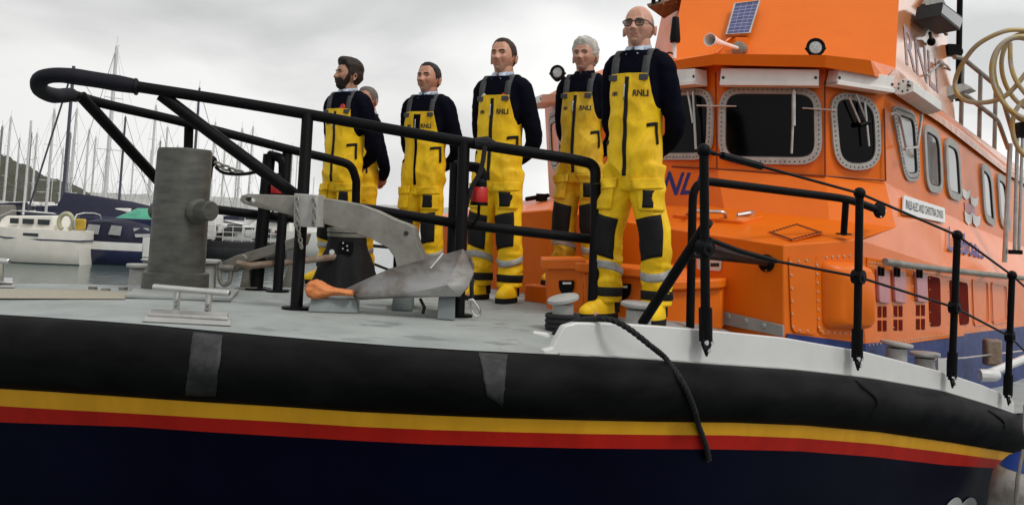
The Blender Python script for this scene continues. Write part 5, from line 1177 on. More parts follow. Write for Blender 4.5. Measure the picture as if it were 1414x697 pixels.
    for i, q in enumerate(hv):
        if q.y < 0:
            ax = abs(q.x); lip = g2(q.x, q.z, 0, -0.0635, 0.021, 0.008); col = np.array([1.0, 1.0, 1.0])
            col = col * (1 - lip * np.array([0.22, 0.48, 0.44])); so_ = g2(ax, q.z, 0.031, -0.001, 0.014, 0.009); col = col * (1 - so_ * np.array([0.30, 0.40, 0.40]))  # lips redder; eye sockets darkened in the skin colour to imitate shade
            ck = 0.5 * g2(ax, q.z, 0.042, -0.03, 0.018, 0.018) + 0.7 * g2(q.x, q.z, 0, -0.036, 0.014, 0.012); col = col * (1 - ck * np.array([0.0, 0.16, 0.14]))
            stb = c.get('stubble', 0.15) * ss(-0.035, -0.06, q.z) * (1 - lip); col = col * (1 - stb * np.array([0.5, 0.42, 0.36]))
            cols[nb + i, :3] = col
    at.data.foreach_set('color', cols.ravel())
    # eyes, brows
    for s_ in (-1, 1):
        sf = max((q for q in hv if q.y < 0), key=lambda q: -((abs(q.x) - 0.031) ** 2 + q.z ** 2) if q.x * s_ > 0 else -1).y
        e_ = Vector((s_ * 0.0305, sf + 0.0075, 0.0)); m = MB(); m.ball(T(e_), 0.0115, 14, 10); m.mi = 1; gz = HR @ Vector((0, -1, 0)); m.ball(T(e_ + Vector((0, -0.0072, 0))), 0.0056, 10, 8)
        m.mi = 1; m.tube([T(Vector((s_ * (0.0305 + 0.0135 * math.cos(t)), sf - 0.0035 + 0.006 * abs(math.cos(t)) ** 2, 0.0005 + 0.0068 * math.sin(t)))) for t in [math.pi * k / 8 for k in range(9)]], 0.0022, 6); m.build('eye', [M['eye'], M['iris']], root, weld=False)
    hb = MB()
    for s_ in (-1, 1):
        rows = []
        for k in range(9):
            t = k / 8; x = s_ * (0.012 + 0.036 * t); z = 0.0165 + 0.006 * math.sin(t * 2.2) - 0.004 * t; rg = []
            for j, dz in enumerate((-0.0048, 0.0, 0.0048)):
                n = Vector((x, -0.09, z + dz * (1.1 - 0.6 * t))).normalized(); best = min(range(0, len(hv)), key=lambda i: (hv[i].x - x) ** 2 + (hv[i].z - z - dz) ** 2 + (0 if hv[i].y < 0 else 1)); rg.append(T(Vector((x, hv[best].y - (0.0035 if j == 1 else 0.0005), z + dz))))
            rows.append(rg)
        hb.loft(rows, cap=False, closed=False)
    hb.build('eyebrows', c['brow'], root, angle=180)
    surf = lambda x, z: max((q for q in hv if q.y < 0), key=lambda q: -((q.x - x) ** 2 + (q.z - z) ** 2)).y
    m = MB(); m.tube([T(Vector((x, surf(x, -0.0635) + 0.0005, -0.0645 + 0.0018 * math.cos(x * 60)))) for x in [-0.025 + 0.00625 * k for k in range(9)]], [0.001] + [0.0022] * 7 + [0.001], 6)
    for s_ in (-1, 1): m.ball(T(Vector((s_ * 0.0075, surf(s_ * 0.0075, -0.043) + 0.001, -0.0445))), 0.0034, 8, 6)
    m.build('mouth', lipm, root)
    # ---- hair (and beard) shells grown from the skull
    def shell_from(mask, thick, name, mat, alb=0.0):
        """mask(q) in 0..1, thick(q, m) metres"""
        mk = [mask(q) for q in hv]; m = MB(); idx = {}
        nrm = [Vector() for _ in hv]
        for f in fs0:
            n = (hv[f[1]] - hv[f[0]]).cross(hv[f[2]] - hv[f[0]])
            for i in f: nrm[i] += n
        def vi(i):
            if i not in idx:
                n = nrm[i].normalized(); q = hv[i] + n * (thick(hv[i], mk[i]) if mk[i] > 0 else -0.003); idx[i] = len(m.v); m.v.append(T(q))
            return idx[i]
        for f in fs0:
            if any(mk[i] > 0 for i in f): m.f.append(tuple(vi(i) for i in f)); m.m.append(0)
        return m.build(name, mat, root, angle=180, recalc=False) if m.f else None
    style = c['hair']
    def hmask(q):
        al = math.atan2(abs(q.x), -q.y); h = q.z - hair_line(al, style) + 0.006 * noise.noise(q * 90)
        if style == 'bald' and q.z > 0.055 - 0.03 * ss(1.2, 2.2, al): return 0
        return ss(0.0, 0.022, h)
    def hthick(q, m_):
        al = math.atan2(abs(q.x), -q.y); nn = noise.noise(Vector((q.x * 70, q.y * 25, q.z * 40)) + Vector((sd, 0, 0))) + 0.5 * noise.noise(q * 130)
        if style == 'bald': return 0.0012 + 0.0008 * nn
        base = {'short': 0.006, 'thick': 0.016, 'curly': 0.017}[style]; top = ss(0.03, 0.10, q.z)
        t = base * (0.45 + 0.55 * m_) * (0.75 + (0.9 if style != 'short' else 0.55) * top)
        if style == 'thick': t += 0.016 * top * ss(-0.02, -0.08, q.y)
        if style == 'short': t += 0.006 * top * ss(-0.02, -0.08, q.y)
        amp = {'short': 0.0030, 'thick': 0.0060, 'curly': 0.0060}[style]
        if style == 'curly': nn = noise.noise(q * 55 + Vector((sd, 0, 0))) * 1.3 + 0.6 * noise.noise(q * 110)
        return max(0.001, t * (0.35 + 0.65 * m_) + amp * nn * m_)
    shell_from(hmask, hthick, 'hair', c['hairmat'])
    if c.get('beard'):
        def bmask(q):
            al = math.atan2(abs(q.x), -q.y); up = -0.040 + 0.006 * noise.noise(q * 80)
            if al > 0.75: up = -0.052 + 0.075 * ss(0.8, 1.25, al)
            if al > 1.45: return 0
            if g2(q.x, q.z, 0, -0.0645, 0.019, 0.006) > 0.45: return 0
            if abs(q.x) < 0.02 and q.z > -0.047: return 0
            return ss(0.0, 0.014, up - q.z)
        shell_from(bmask, lambda q, m_: 0.0065 * m_ + 0.004 * ss(-0.07, -0.11, q.z) + 0.0015 * noise.noise(q * 120), 'beard', c['hairmat'])
    if c.get('glasses'):
        m = MB(); g = MB()
        for s_ in (-1, 1):
            o_ = [(0.008, 0.010), (0.058, 0.014), (0.055, -0.019), (0.014, -0.021)]
            q = rpoly([Vector((s_ * x, -0.099 + 0.010 * (x / 0.06) ** 2, z)) for x, z in o_], 0.010, 5)
            m.tube([T(t) for t in q], 0.0026, 8, closed=True); g.add([T(t) for t in q], [tuple(range(len(q)))])
            m.tube([T(Vector((s_ * 0.059, -0.089, 0.010))), T(Vector((s_ * 0.073, -0.07, 0.010))), T(Vector((s_ * 0.079, 0.01, 0.006))), T(Vector((s_ * 0.080, 0.026, -0.008)))], [0.0028, 0.0028, 0.002, 0.002], 8)
        m.tube([T(Vector((-0.009, -0.098, 0.004))), T(Vector((0, -0.102, 0.006))), T(Vector((0.009, -0.098, 0.004)))], 0.0024, 8)
        fr = m.build('glasses_frame', M['print'], root); gm = pm('tinted_lens', (0.05, 0.042, 0.038), 0.08, var=0.1)
        gm.node_tree.nodes['Principled BSDF'].inputs['Alpha'].default_value = 0.40; g.build('glasses_lens', gm, fr)
    # ---- shirt collar
    m = MB(); n = 30; lo, mi, hi = [], [], []
    for j in range(n + 1):
        a_ = -math.pi / 2 + 0.10 + (2 * math.pi - 0.20) * j / n; ca, sa = math.cos(a_), math.sin(a_); back = (sa + 1) / 2
        lo.append(Vector((0.078 * ca, 0.016 + 0.080 * sa, 1.528 + 0.012 * back))); mi.append(Vector((0.0695 * ca, 0.014 + 0.072 * sa, 1.560 + 0.030 * back))); hi.append(Vector((0.066 * ca, 0.015 + 0.068 * sa, 1.556 + 0.028 * back)))
    m.loft([lo, mi, hi], cap=False, closed=False)
    for s_ in (-1, 1): m.add([Vector((s_ * 0.006, -0.064, 1.554)), Vector((s_ * 0.054, -0.036, 1.567)), Vector((s_ * 0.064, -0.060, 1.530)), Vector((s_ * 0.036, -0.082, 1.510))], [(0, 1, 2, 3)])
    o = m.build('shirt_collar', M['shirt'] if c.get('shirt', True) else M['navy_wool'], root, angle=60); s2 = o.modifiers.new('t', 'SOLIDIFY'); s2.thickness = 0.004
    # ---- jumper
    j = MB()
    j.loft([ell((0, 0.004, z), rx * W, ry + by * bb) for z, rx, ry, bb in ((0.88, 0.124, 0.096, 0.6), (1.02, 0.126, 0.098, 1), (1.18, 0.138, 0.103, 0.8), (1.33, 0.154, 0.107, 0.2), (1.43, 0.158, 0.100, 0), (1.495, 0.136, 0.088, 0), (1.54, 0.098, 0.084, 0))])
    for s_ in (-1, 1): j.tube(spline([(s_ * 0.09 * W, 0.012, 1.478), (s_ * 0.155 * W, 0.016, 1.450), (s_ * 0.188 * W, 0.046, 1.30), (s_ * 0.206 * W, 0.100, 1.12), (s_ * 0.145 * W, 0.148, 1.03), (s_ * 0.055, 0.165, 0.965)], 4),
                              [0.062, 0.064, 0.067, 0.069, 0.070, 0.069, 0.067, 0.066, 0.065, 0.064, 0.062, 0.060, 0.059, 0.057, 0.055, 0.053, 0.051, 0.049, 0.047, 0.045, 0.043], 18)
    me = remesh(j, 0.012, 6)
    displace(me, lambda q: 0.004 * nz(q, 9) + 0.004 * (abs(nz(Vector((q.x, q.y, q.z * 2.2)), 8, 5)) - 0.2) * (1.8 if abs(q.x) > 0.17 else 0.6))
    JT = tree(me); JU = link('jumper', me, M['navy_wool'], root)
    m = MB(); m.tube([Vector((0.081 * math.cos(t), 0.014 + 0.081 * math.sin(t), 1.532 + 0.016 * math.sin(t))) for t in [2 * math.pi * k / 28 for k in range(28)]], 0.0125, 8, closed=True); m.build('neckband', M['navy_wool'], JU)
    # ---- salopettes
    t_ = MB()
    t_.loft([ell((0, 0.0, z), rx * W, ry + by * bb) for z, rx, ry, bb in ((0.74, 0.135, 0.104, 0), (0.84, 0.158, 0.119, 0.4), (0.95, 0.158, 0.122, 0.9), (1.06, 0.149, 0.117, 1.1), (1.20, 0.152, 0.117, 0.9), (1.33, 0.163, 0.121, 0.25), (1.46, 0.164, 0.118, 0))])
    lx = lambda s_, k: s_ * (k + st)
    for s_ in (-1, 1):
        t_.tube(spline([(s_ * 0.080, 0.0, 0.88), (s_ * 0.090, -0.004, 0.74), (lx(s_, 0.112), -0.012, 0.50), (lx(s_, 0.120), 0.008, 0.28), (lx(s_, 0.126), 0.016, 0.10)], 4),
                [0.106, 0.105, 0.103, 0.100, 0.097, 0.094, 0.091, 0.088, 0.086, 0.085, 0.084, 0.083, 0.083, 0.083, 0.083, 0.083, 0.083][:17], 22)
    me = remesh(t_, 0.010, 4)
    def wr(q):
        f = 0.0045 * nz(q, 5)
        k = abs(nz(Vector((q.x * 1.2, q.y * 1.2, q.z * 2.6)), 5.5, 9)); f += 0.030 * (0.20 - k) * ss(0.3, 0.05, abs(q.z - 0.22))      # bunching at the shins
        k2 = abs(nz(Vector((q.x + 0.6 * q.z, q.y, q.z - 0.5 * q.x)), 6.5, 17)); f += 0.030 * (0.18 - k2) * ss(0.28, 0.05, abs(q.z - 0.78))   # crotch and hips
        k4 = abs(nz(Vector((q.x * 1.6, q.y, q.z * 0.7)), 7.0, 31)); f += 0.014 * (0.18 - k4) * ss(0.62, 0.5, abs(q.z - 0.9)); k3 = abs(nz(Vector((q.x + 0.35 * q.z, q.y, q.z * 0.9)), 6.0, 23)); f += 0.022 * (0.18 - k3) * ss(0.95, 1.1, q.z) * ss(1.45, 1.2, q.z)
        return f
    displace(me, wr)
    bm = bmesh.new(); bm.from_mesh(me)
    def cut(co, no): bmesh.ops.bisect_plane(bm, geom=bm.verts[:] + bm.edges[:] + bm.faces[:], plane_co=co, plane_no=no, clear_outer=True)
    cut((0, 0, 1.385), (0, 0.10, 1)); cut((0, 0, 0.085), (0, 0, -1))
    for s_ in (-1, 1): cut((s_ * 0.118 * W, 0, 1.385), Vector((s_ * 0.285, 0, 0.046 * W)).normalized())
    bm.to_mesh(me); bm.free(); ST = tree(me)
    SA = link('salopettes', me, c.get('cloth', M['yellow_cloth']), root); s2 = SA.modifiers.new('t', 'SOLIDIFY'); s2.thickness = 0.006; s2.offset = 0
    BKc = M['black_cloth']; wv = lambda a0, a1: (lambda u, v: a0 + (a1 - a0) * u)
    rect = lambda x0, x1, z0, z1: (lambda u, v: (x0 + (x1 - x0) * u, z0 + (z1 - z0) * v))
    zg = c.get('zipgap', 0.0)
    patch(ST, lambda u, v: ((u - 0.5) * (0.024 + 2 * zg * ss(0.72, 0.78, v)), 0.815 + 0.56 * v), 2, 44, 'zip', M['navy_wool'] if zg else BKc, SA, 0.004, 0.005)
    patch(ST, rect(-0.017, -0.009, 1.24, 1.335), 1, 4, 'zip_pull', M['steel_dull'], SA, 0.007, 0.004)
    # printed lettering and chest mark
    def print_text(txt, x0, x1, z0, z1, name, tr=ST, bold=0.03):
        vs, fs, _ = text_geo(txt, bold); m = MB(); pv = []
        for q in vs:
            x, z = x0 + (x1 - x0) * q[0], z0 + (z1 - z0) * q[1]; p, n = cast(tr, (x, -0.6, z), FRONT); pv.append((p if p is not None else Vector((x, -0.15, z))) - FRONT * 0.0065)
        m.add(pv, fs); return m.build(name, M['print'], SA, smooth=False)
    print_text('RNLI', 0.040, 0.122, 1.264, 1.300, 'chest_lettering')
    print_text('HH', -0.100, -0.062, 1.268, 1.294, 'chest_mark', bold=0.06)
    for s_ in (-1, 1):
        xk = s_ * (0.098 + st * 0.8)
        # knee patch, cargo pocket with flap, waist tab
        def axf(z):
            t = (0.88 - z) / 0.38 if z > 0.5 else 1.0
            return (s_ * (0.088 + (0.024 + st) * min(1, t)), -0.006)
        leg_patch(ST, axf, -52, 52, 0.36, 0.59, 'knee_patch', BKc, SA, skew=0.022 * s_)
        yc = c.get('cloth', M['yellow_cloth'])
        leg_patch(ST, axf, -22 if s_ > 0 else -70, 70 if s_ > 0 else 22, 0.625, 0.755, 'cargo_pocket', yc, SA, 0.012, 0.010)
        leg_patch(ST, axf, -26 if s_ > 0 else -74, 74 if s_ > 0 else 26, 0.742, 0.80, 'pocket_flap', yc, SA, 0.020, 0.007, skew=0.01)
        xk = xk + s_ * 0.026
        if s_ > 0: patch(ST, rect(xk - 0.035, xk + 0.052, 0.64, 0.738), 5, 5, 'pocket_panel', BKc, SA, 0.021, 0.005); print_text('HH', xk - 0.012, xk + 0.025, 0.765, 0.781, 'flap_mark', bold=0.06)
        else: print_text('RNLI', xk - 0.03, xk + 0.045, 0.765, 0.788, 'flap_lettering')
        leg_patch(ST, lambda z: (0, 0), s_ * 52, s_ * 76, 1.045, 1.065, 'waist_tab', BKc, SA, 0.006, 0.006, 6, 3, skew=0.06)
        leg_patch(ST, lambda z: (0, 0), s_ * 76, s_ * 82, 0.94, 1.065, 'waist_strap', BKc, SA, 0.010, 0.006, 2, 6, skew=0.06)
        cx = s_ * (0.122 + st); band(ST, s_ * (0.119 + st), 0.008, 0.262, 0.308, 'reflective_band', M['reflect'], SA, slope=0.03 * s_)
        band(ST, cx, 0.014, 0.135, 0.185, 'ankle_band', BKc, SA, 0.005)
    # ---- straps over the shoulders
    for s_ in (-1, 1):
        x0, x1 = s_ * 0.098 * W, s_ * 0.098 * W; path = []
        p, _ = cast(ST, (s_ * 0.095 * W, -0.6, 1.365), FRONT)
        path.append(((p.y if p else -0.14) - 0.006, 1.362)); 
        for k in range(7):
            z = 1.385 + 0.019 * k; p, _ = cast(JT, (x1, -0.6, z), FRONT)
            if p: path.append((p.y - 0.010, z))
        for k in range(9):
            y = -0.07 + 0.017 * k; p, _ = cast(JT, (x1, y, 2), (0, 0, -1))
            if p and p.z > 1.40: path.append((y, p.z + 0.009))
        for k in range(6):
            z = 1.47 - 0.03 * k; p, _ = cast(JT, (x1, 0.6, z), BACK)
            if p: path.append((p.y + 0.010, z))
        m = MB(); m.loft([[Vector((x1 - 0.023, y, z)), Vector((x1 + 0.023, y, z))] for y, z in path], cap=False, closed=False)
        o = m.build('shoulder_strap', M['strap'], SA, angle=80); s2 = o.modifiers.new('t', 'SOLIDIFY'); s2.thickness = 0.006; s2.offset = 0
        m = MB(); m.box((x1, path[0][0] - 0.004, 1.372), (0.054, 0.010, 0.034)); m.build('strap_buckle', M['strap'], o, bevel=0.003)
    # ---- boots
    for s_ in (-1, 1):
        fx = s_ * (0.128 + st); an = Matrix.Rotation(s_ * 0.22, 3, 'Z'); fo = Vector((fx, 0.015, 0))
        def foot(L0, L1, hw, z): 
            out_ = []
            for k in range(26):
                a_ = 2 * math.pi * k / 26; y = (L0 + L1) / 2 + (L1 - L0) / 2 * math.sin(a_); fr = 1 - 0.22 * ss(-0.05, 0.10, y); x = hw * fr * math.copysign(abs(math.cos(a_)) ** 0.8, math.cos(a_)); q = an @ Vector((x, y, 0)); out_.append(Vector((fo.x + q.x, fo.y + q.y, z)))
            return out_
        m = MB(); m.loft([foot(-0.205, 0.095, 0.055, 0.024), foot(-0.208, 0.096, 0.057, 0.045), foot(-0.203, 0.094, 0.055, 0.066), foot(-0.165, 0.092, 0.051, 0.088), foot(-0.105, 0.092, 0.050, 0.108), foot(-0.065, 0.092, 0.055, 0.14), foot(-0.062, 0.092, 0.058, 0.24)])
        B_ = m.build('boot', M['yellow_cloth'], root, angle=70)
        m = MB(); m.loft([foot(-0.212, 0.10, 0.060, 0.0), foot(-0.214, 0.10, 0.061, 0.02), foot(-0.210, 0.098, 0.058, 0.036)]); m.build('sole', M['black_cloth'], B_, angle=50)
        m = MB(); m.loft([foot(0.02, 0.0965, 0.0575, 0.04), foot(0.02, 0.0965, 0.056, 0.09), foot(0.03, 0.0955, 0.052, 0.12)]); m.build('heel_guard', M['black_cloth'], B_)
    if c.get('badge'):
        for x, z, mt in ((-0.082, 1.40, 'white_paint'), (0.075, 1.40, 'red_plastic')):
            p, _ = cast(JT, (x, -0.6, z), FRONT)
            if p: m = MB(); m.lathe([(0.013, 0), (0.012, 0.005)], p - FRONT * 0.006, (0, -1, 0), 12); m.build('badge', M[mt], JU)
    if c.get('poppy'):
        p, _ = cast(JT, (0.06, -0.6, 1.405), FRONT)
        if p: m = MB(); m.lathe([(0.03, 0), (0.026, 0.006)], p - FRONT * 0.006, (0, -1, 0), 10); m.build('chest_crest', M['red_plastic'], JU)
    return root
def foot_pos(px, py, dz=0.0): return on_deck(px, py) + Vector((0, 0, dz))
def ppos(px, py_feet, py_top, h):
    """stand on the deck under the photo row of the feet, as tall as the photo shows"""
    q = on_deck(px, py_feet); q.z = deck_z(q.x, q.y); lo, hi = 1.4, 2.3
    for _ in range(40):
        m_ = (lo + hi) / 2
        if proj(q + Vector((0, 0, m_)))[1] > py_top: lo = m_
        else: hi = m_
    return q, lo
lipm = pm('mouth_line', (0.09, 0.028, 0.022), 0.6)
SK = lambda n, c: skin_mat(n, c)
hd = hair_mat('dark_brown_hair', (0.010, 0.006, 0.004), (0.030, 0.018, 0.012)); hdk = hair_mat('black_hair', (0.007, 0.006, 0.006), (0.024, 0.019, 0.016)); hbr = hair_mat('brown_hair', (0.018, 0.010, 0.006), (0.055, 0.030, 0.018))
hw = hair_mat('white_hair', (0.30, 0.29, 0.26), (0.62, 0.60, 0.55)); hg = hair_mat('grey_stubble', (0.22, 0.17, 0.14), (0.36, 0.27, 0.22)); hg2 = hair_mat('grey_hair', (0.07, 0.06, 0.05), (0.17, 0.15, 0.13))
PEOPLE = []
def person(px, pyf, pyt, h, **c):
    q, h = ppos(px, pyf, pyt, h); c.update(loc=q, h=h); PEOPLE.append((px, round(h, 3), q[:])); return make_person(c)
person(464, 393, 84, 1.80, seed=1, yaw=-36, hyaw=-22, hpitch=6, skin=SK('skin_tanned', (0.40, 0.215, 0.14)), hair='thick', hairmat=hd, brow=hd, beard=True, stubble=0.3, poppy=True, w=1.12,
       label='bearded dark-haired man in yellow salopettes and navy jumper, leftmost of the crew')
person(577, 398, 88, 1.80, seed=2, yaw=-33, hyaw=6, hpitch=6, skin=SK('skin_ruddy', (0.48, 0.26, 0.175)), hair='short', hairmat=hdk, brow=hdk, stubble=0.25, zipgap=0.020, w=1.18, head=1.10,
       label='man with short black hair and an open bib zip, standing behind the anchor fluke')
person(680, 415, 55, 1.83, seed=3, yaw=-32, hyaw=6, hpitch=5, skin=SK('skin_fair', (0.54, 0.30, 0.205)), hair='short', hairmat=hbr, brow=hbr, stubble=0.18, badge=True, w=1.05,
       label='tall man with short brown hair and a round white badge on his navy jumper')
person(869, 444, 10, 1.86, seed=5, yaw=-34, hyaw=8, hpitch=6, skin=SK('skin_pink', (0.56, 0.315, 0.225)), hair='bald', hairmat=hg, brow=hg2, glasses=True, w=0.99, belly=0.010, stance=0.035, stubble=0.1,
       label='bald man in glasses, nearest of the crew, in yellow salopettes with black knees')
person(494, 387.5, 121, 1.72, seed=6, yaw=-62, hyaw=32, hpitch=-4, skin=SK('skin_rosy', (0.44, 0.23, 0.16)), hair='short', hairmat=hg2, brow=hg2, stubble=0.1,
       label='man with thinning grey hair mostly hidden behind the bearded man')
c4 = P(796, 391, 7.18); 
PEOPLE.append(('man4', c4[:]))
make_person(dict(loc=Vector((c4.x, c4.y, STEP_Z)), h=1.76, seed=4, yaw=-32, hyaw=6, hpitch=4, skin=SK('skin_weathered', (0.47, 0.265, 0.19)), hair='curly', hairmat=hw, brow=hg2, stubble=0.12, belly=0.02, w=1.0, shirt=False, cloth=M['yellow_cloth_worn'],
       label='white-haired man in dull worn yellow salopettes, standing behind the bald man'))
print('PEOPLE', PEOPLE)
# ------------------------------------------------------------------ marina
HW = pm('white_gelcoat', (0.70, 0.69, 0.66), 0.3, var=0.05, scale=2, coat=0.3); HBl = pm('navy_gelcoat', (0.010, 0.014, 0.055), 0.25, var=0.1, scale=2, coat=0.3)
CAN = pm('navy_canvas', (0.004, 0.005, 0.024), 0.8, var=0.25, scale=3, bump=0.4, bscale=6, bdist=0.05); GRN = pm('green_tarpaulin', (0.06, 0.30, 0.20), 0.6, var=0.2, scale=3, bump=0.4, bscale=5, bdist=0.05)
ALU = pm('mast_alloy', (0.62, 0.62, 0.61), 0.4, metal=0.3, var=0.1, scale=3); DK = pm('dark_mast', (0.05, 0.055, 0.075), 0.4, var=0.1, scale=3)
WIRE = pm('rigging_wire', (0.10, 0.10, 0.105), 0.5); AF = pm('antifoul_dark', (0.02, 0.05, 0.05), 0.6, var=0.2, scale=3); WGL = pm('cabin_glass', (0.02, 0.025, 0.028), 0.1, var=0.2)
REDC = pm('dull_red_canvas', (0.16, 0.035, 0.035), 0.8, var=0.2, scale=3); CREAM = pm('cream_gelcoat', (0.74, 0.71, 0.64), 0.35, var=0.06, scale=2)
def boat_hull(m, L_, B, fb, mats=None, bow=0.0, draft=0.35, n=18, sheer=0.25):
    rows = []
    for i in range(n + 1):
        t = i / n; y = -L_ / 2 + L_ * t; wd = B / 2 * (0.78 + 0.22 * math.sin(min(1, t / 0.45) * math.pi / 2)) * (1 - max(0, (t - 0.45) / 0.55) ** 2.2) + 0.015; h = fb + sheer * max(0, t - 0.3) ** 2 * 2
        sec = [Vector((-wd, y + (0.06 * L_ * max(0, t - 0.8) * 5 if t > 0.8 else 0), h)), Vector((-wd * 1.02, y, h * 0.66)), Vector((-wd * 0.97, y, h * 0.34)), Vector((-wd * 0.88, y, 0.03)), Vector((-wd * 0.5, y, -draft)), Vector((0, y, -draft * 1.4)), Vector((wd * 0.5, y, -draft)), Vector((wd * 0.88, y, 0.03)), Vector((wd * 0.97, y, h * 0.34)), Vector((wd * 1.02, y, h * 0.66)), Vector((wd, y + (0.06 * L_ * max(0, t - 0.8) * 5 if t > 0.8 else 0), h))]
        rows.append(sec)
    k = 11; o = len(m.v); m.v += [q for r in rows for q in r]
    for i in range(n):
        for j in range(k - 1): m.f.append((o + i * k + j, o + i * k + j + 1, o + (i + 1) * k + j + 1, o + (i + 1) * k + j)); m.m.append(1 if j in (3, 4, 5, 6) else (2 if j in (0, 9) else 0))
        m.f.append((o + i * k, o + (i + 1) * k, o + (i + 1) * k + k - 1, o + i * k + k - 1)); m.m.append(0)
    m.f.append(tuple(o + j for j in range(k))); m.m.append(0)
    return rows
def cabin(m, y0, y1, w0, w1, z0, h, slope=0.5):
    vs = []
    for y, w_, z in ((y0, w0, z0), (y1, w1, z0)): vs += [Vector((-w_, y, z)), Vector((w_, y, z))]
    for y, w_, z in ((y0 + slope * 0.3, w0 * 0.85, z0 + h), (y1 - slope, w1 * 0.75, z0 + h * 0.85)): vs += [Vector((-w_, y, z)), Vector((w_, y, z))]
    m.add(vs, [(0, 1, 5, 4), (2, 6, 7, 3), (0, 4, 6, 2), (1, 3, 7, 5), (4, 5, 7, 6)])
def yacht_kind(L_, hm, hull, cover, boomcol, label, mastmat, dark=False, ketch=False):
    r = empty('yacht', (0, 0, -50), label, 'yacht', rotz=1e-4)
    B = L_ * 0.32; fb = 0.95 + 0.02 * L_
    m = MB(); boat_hull(m, L_, B, fb); m.build('hull', [hull, AF, hull if dark else HW], r, angle=40)
    m = MB(); cabin(m, -L_ * 0.12, L_ * 0.24, B * 0.30, B * 0.20, fb, 0.45, 0.6); m.build('cabin', HW, r, smooth=False, bevel=0.04)
    m = MB()
    for s_ in (-1, 1): m.add([Vector((s_ * B * 0.30, -L_ * 0.08, fb + 0.14)), Vector((s_ * B * 0.23, L_ * 0.16, fb + 0.14)), Vector((s_ * B * 0.215, L_ * 0.15, fb + 0.30)), Vector((s_ * B * 0.28, -L_ * 0.07, fb + 0.32))], [(0, 1, 2, 3)])
    m.build('cabin_window', WGL, r, smooth=False)
    m = MB(); cabin(m, -L_ * 0.22, -L_ * 0.06, B * 0.30, B * 0.30, fb + 0.25, 0.75, 0.5); m.build('spray_hood', cover, r, smooth=False, bevel=0.05)
    my = L_ * 0.08; mr = 0.085 + 0.005 * L_
    m = MB(); m.tube([(0, my, fb), (0, my, hm * 0.7), (0, my, hm)], [mr, mr, mr * 0.8], 8)
    for z, w_ in ((hm * 0.48, B * 0.32), (hm * 0.74, B * 0.24)): m.tube([(-w_, my - 0.1, z), (w_, my - 0.1, z)], 0.03, 6)
    m.tube([(0, my, hm), (0, my, hm + 0.7)], 0.016, 5); m.tube([(-0.12, my, hm + 0.08), (0.25, my, hm + 0.10)], 0.02, 5); m.build('mast', mastmat, r)
    m = MB(); m.tube([(0, my - 0.1, fb + 1.15), (0, my - L_ * 0.36, fb + 1.1)], 0.06, 8); bo = m.build('boom', mastmat, r)
    m = MB(); m.tube(spline([(0, my + 0.12, fb + 1.95), (0, my - 0.12, fb + 1.55), (0, my - 0.5, fb + 1.36), (0, my - L_ * 0.2, fb + 1.27), (0, my - L_ * 0.36, fb + 1.18)], 4), [0.12] * 5 + [0.19] * 6 + [0.15] * 5 + [0.08], 10); m.build('sail_cover', boomcol, r)
    m = MB(); rw = 0.009
    m.tube([(0, L_ * 0.5, fb + 0.3), (0, my, hm)], rw * (3.2 if dark else 2.2), 5); m.tube([(0, -L_ * 0.49, fb), (0, my, hm)], rw, 4)
    for s_ in (-1, 1): m.tube([(s_ * B * 0.46, my - 0.1, fb), (s_ * B * 0.32, my - 0.1, hm * 0.48), (s_ * B * 0.24, my - 0.1, hm * 0.74), (0, my, hm)], rw, 4); m.tube([(s_ * B * 0.46, my - 0.4, fb), (0, my, hm * 0.48)], rw, 4); m.tube([(s_ * B * 0.46, my + 0.3, fb), (0, my, hm * 0.48)], rw, 4)
    m.build('rigging', WIRE, r)
    m = MB(); 
    for s_ in (-1, 1):
        pts = [(s_ * B * 0.40, -L_ * 0.48, fb + 0.6), (s_ * B * 0.5, -L_ * 0.2, fb + 0.6), (s_ * B * 0.48, L_ * 0.1, fb + 0.62), (s_ * B * 0.25, L_ * 0.40, fb + 0.75), (0, L_ * 0.52, fb + 0.8)]; m.tube(pts, 0.014, 5)
        for q in pts: m.tube([q, (q[0], q[1], q[2] - 0.6)], 0.014, 5)
    m.build('guard_rail', ALU, r); return r
def dup(src, loc, rz, sc, label=None, group=None):
    o = src.copy(); COL.objects.link(o); o.location = loc; o.rotation_euler = (0, 0, rz); o.scale = (sc, sc, sc)
    if label: o['label'] = label
    if group: o['group'] = group
    for ch in list(src.children):
        k = ch.copy(); COL.objects.link(k); k.parent = o
        for g in ch.children: h = g.copy(); COL.objects.link(h); h.parent = k
    return o
GY = 'yachts moored in the marina'
ALD = pm('weathered_mast_alloy', (0.22, 0.22, 0.215), 0.5, metal=0.2, var=0.15, scale=3)
kinds = [yacht_kind(10, 13.5, HW, CAN, CAN, 'x', ALU), yacht_kind(8.5, 11.0, HW, REDC, CAN, 'x', ALD), yacht_kind(11, 14.5, HBl, CAN, CAN, 'x', DK, True), yacht_kind(9, 12, HW, CAN, HW, 'x', ALU)]
def top_at(px, py, d): return P(px, py, d).z
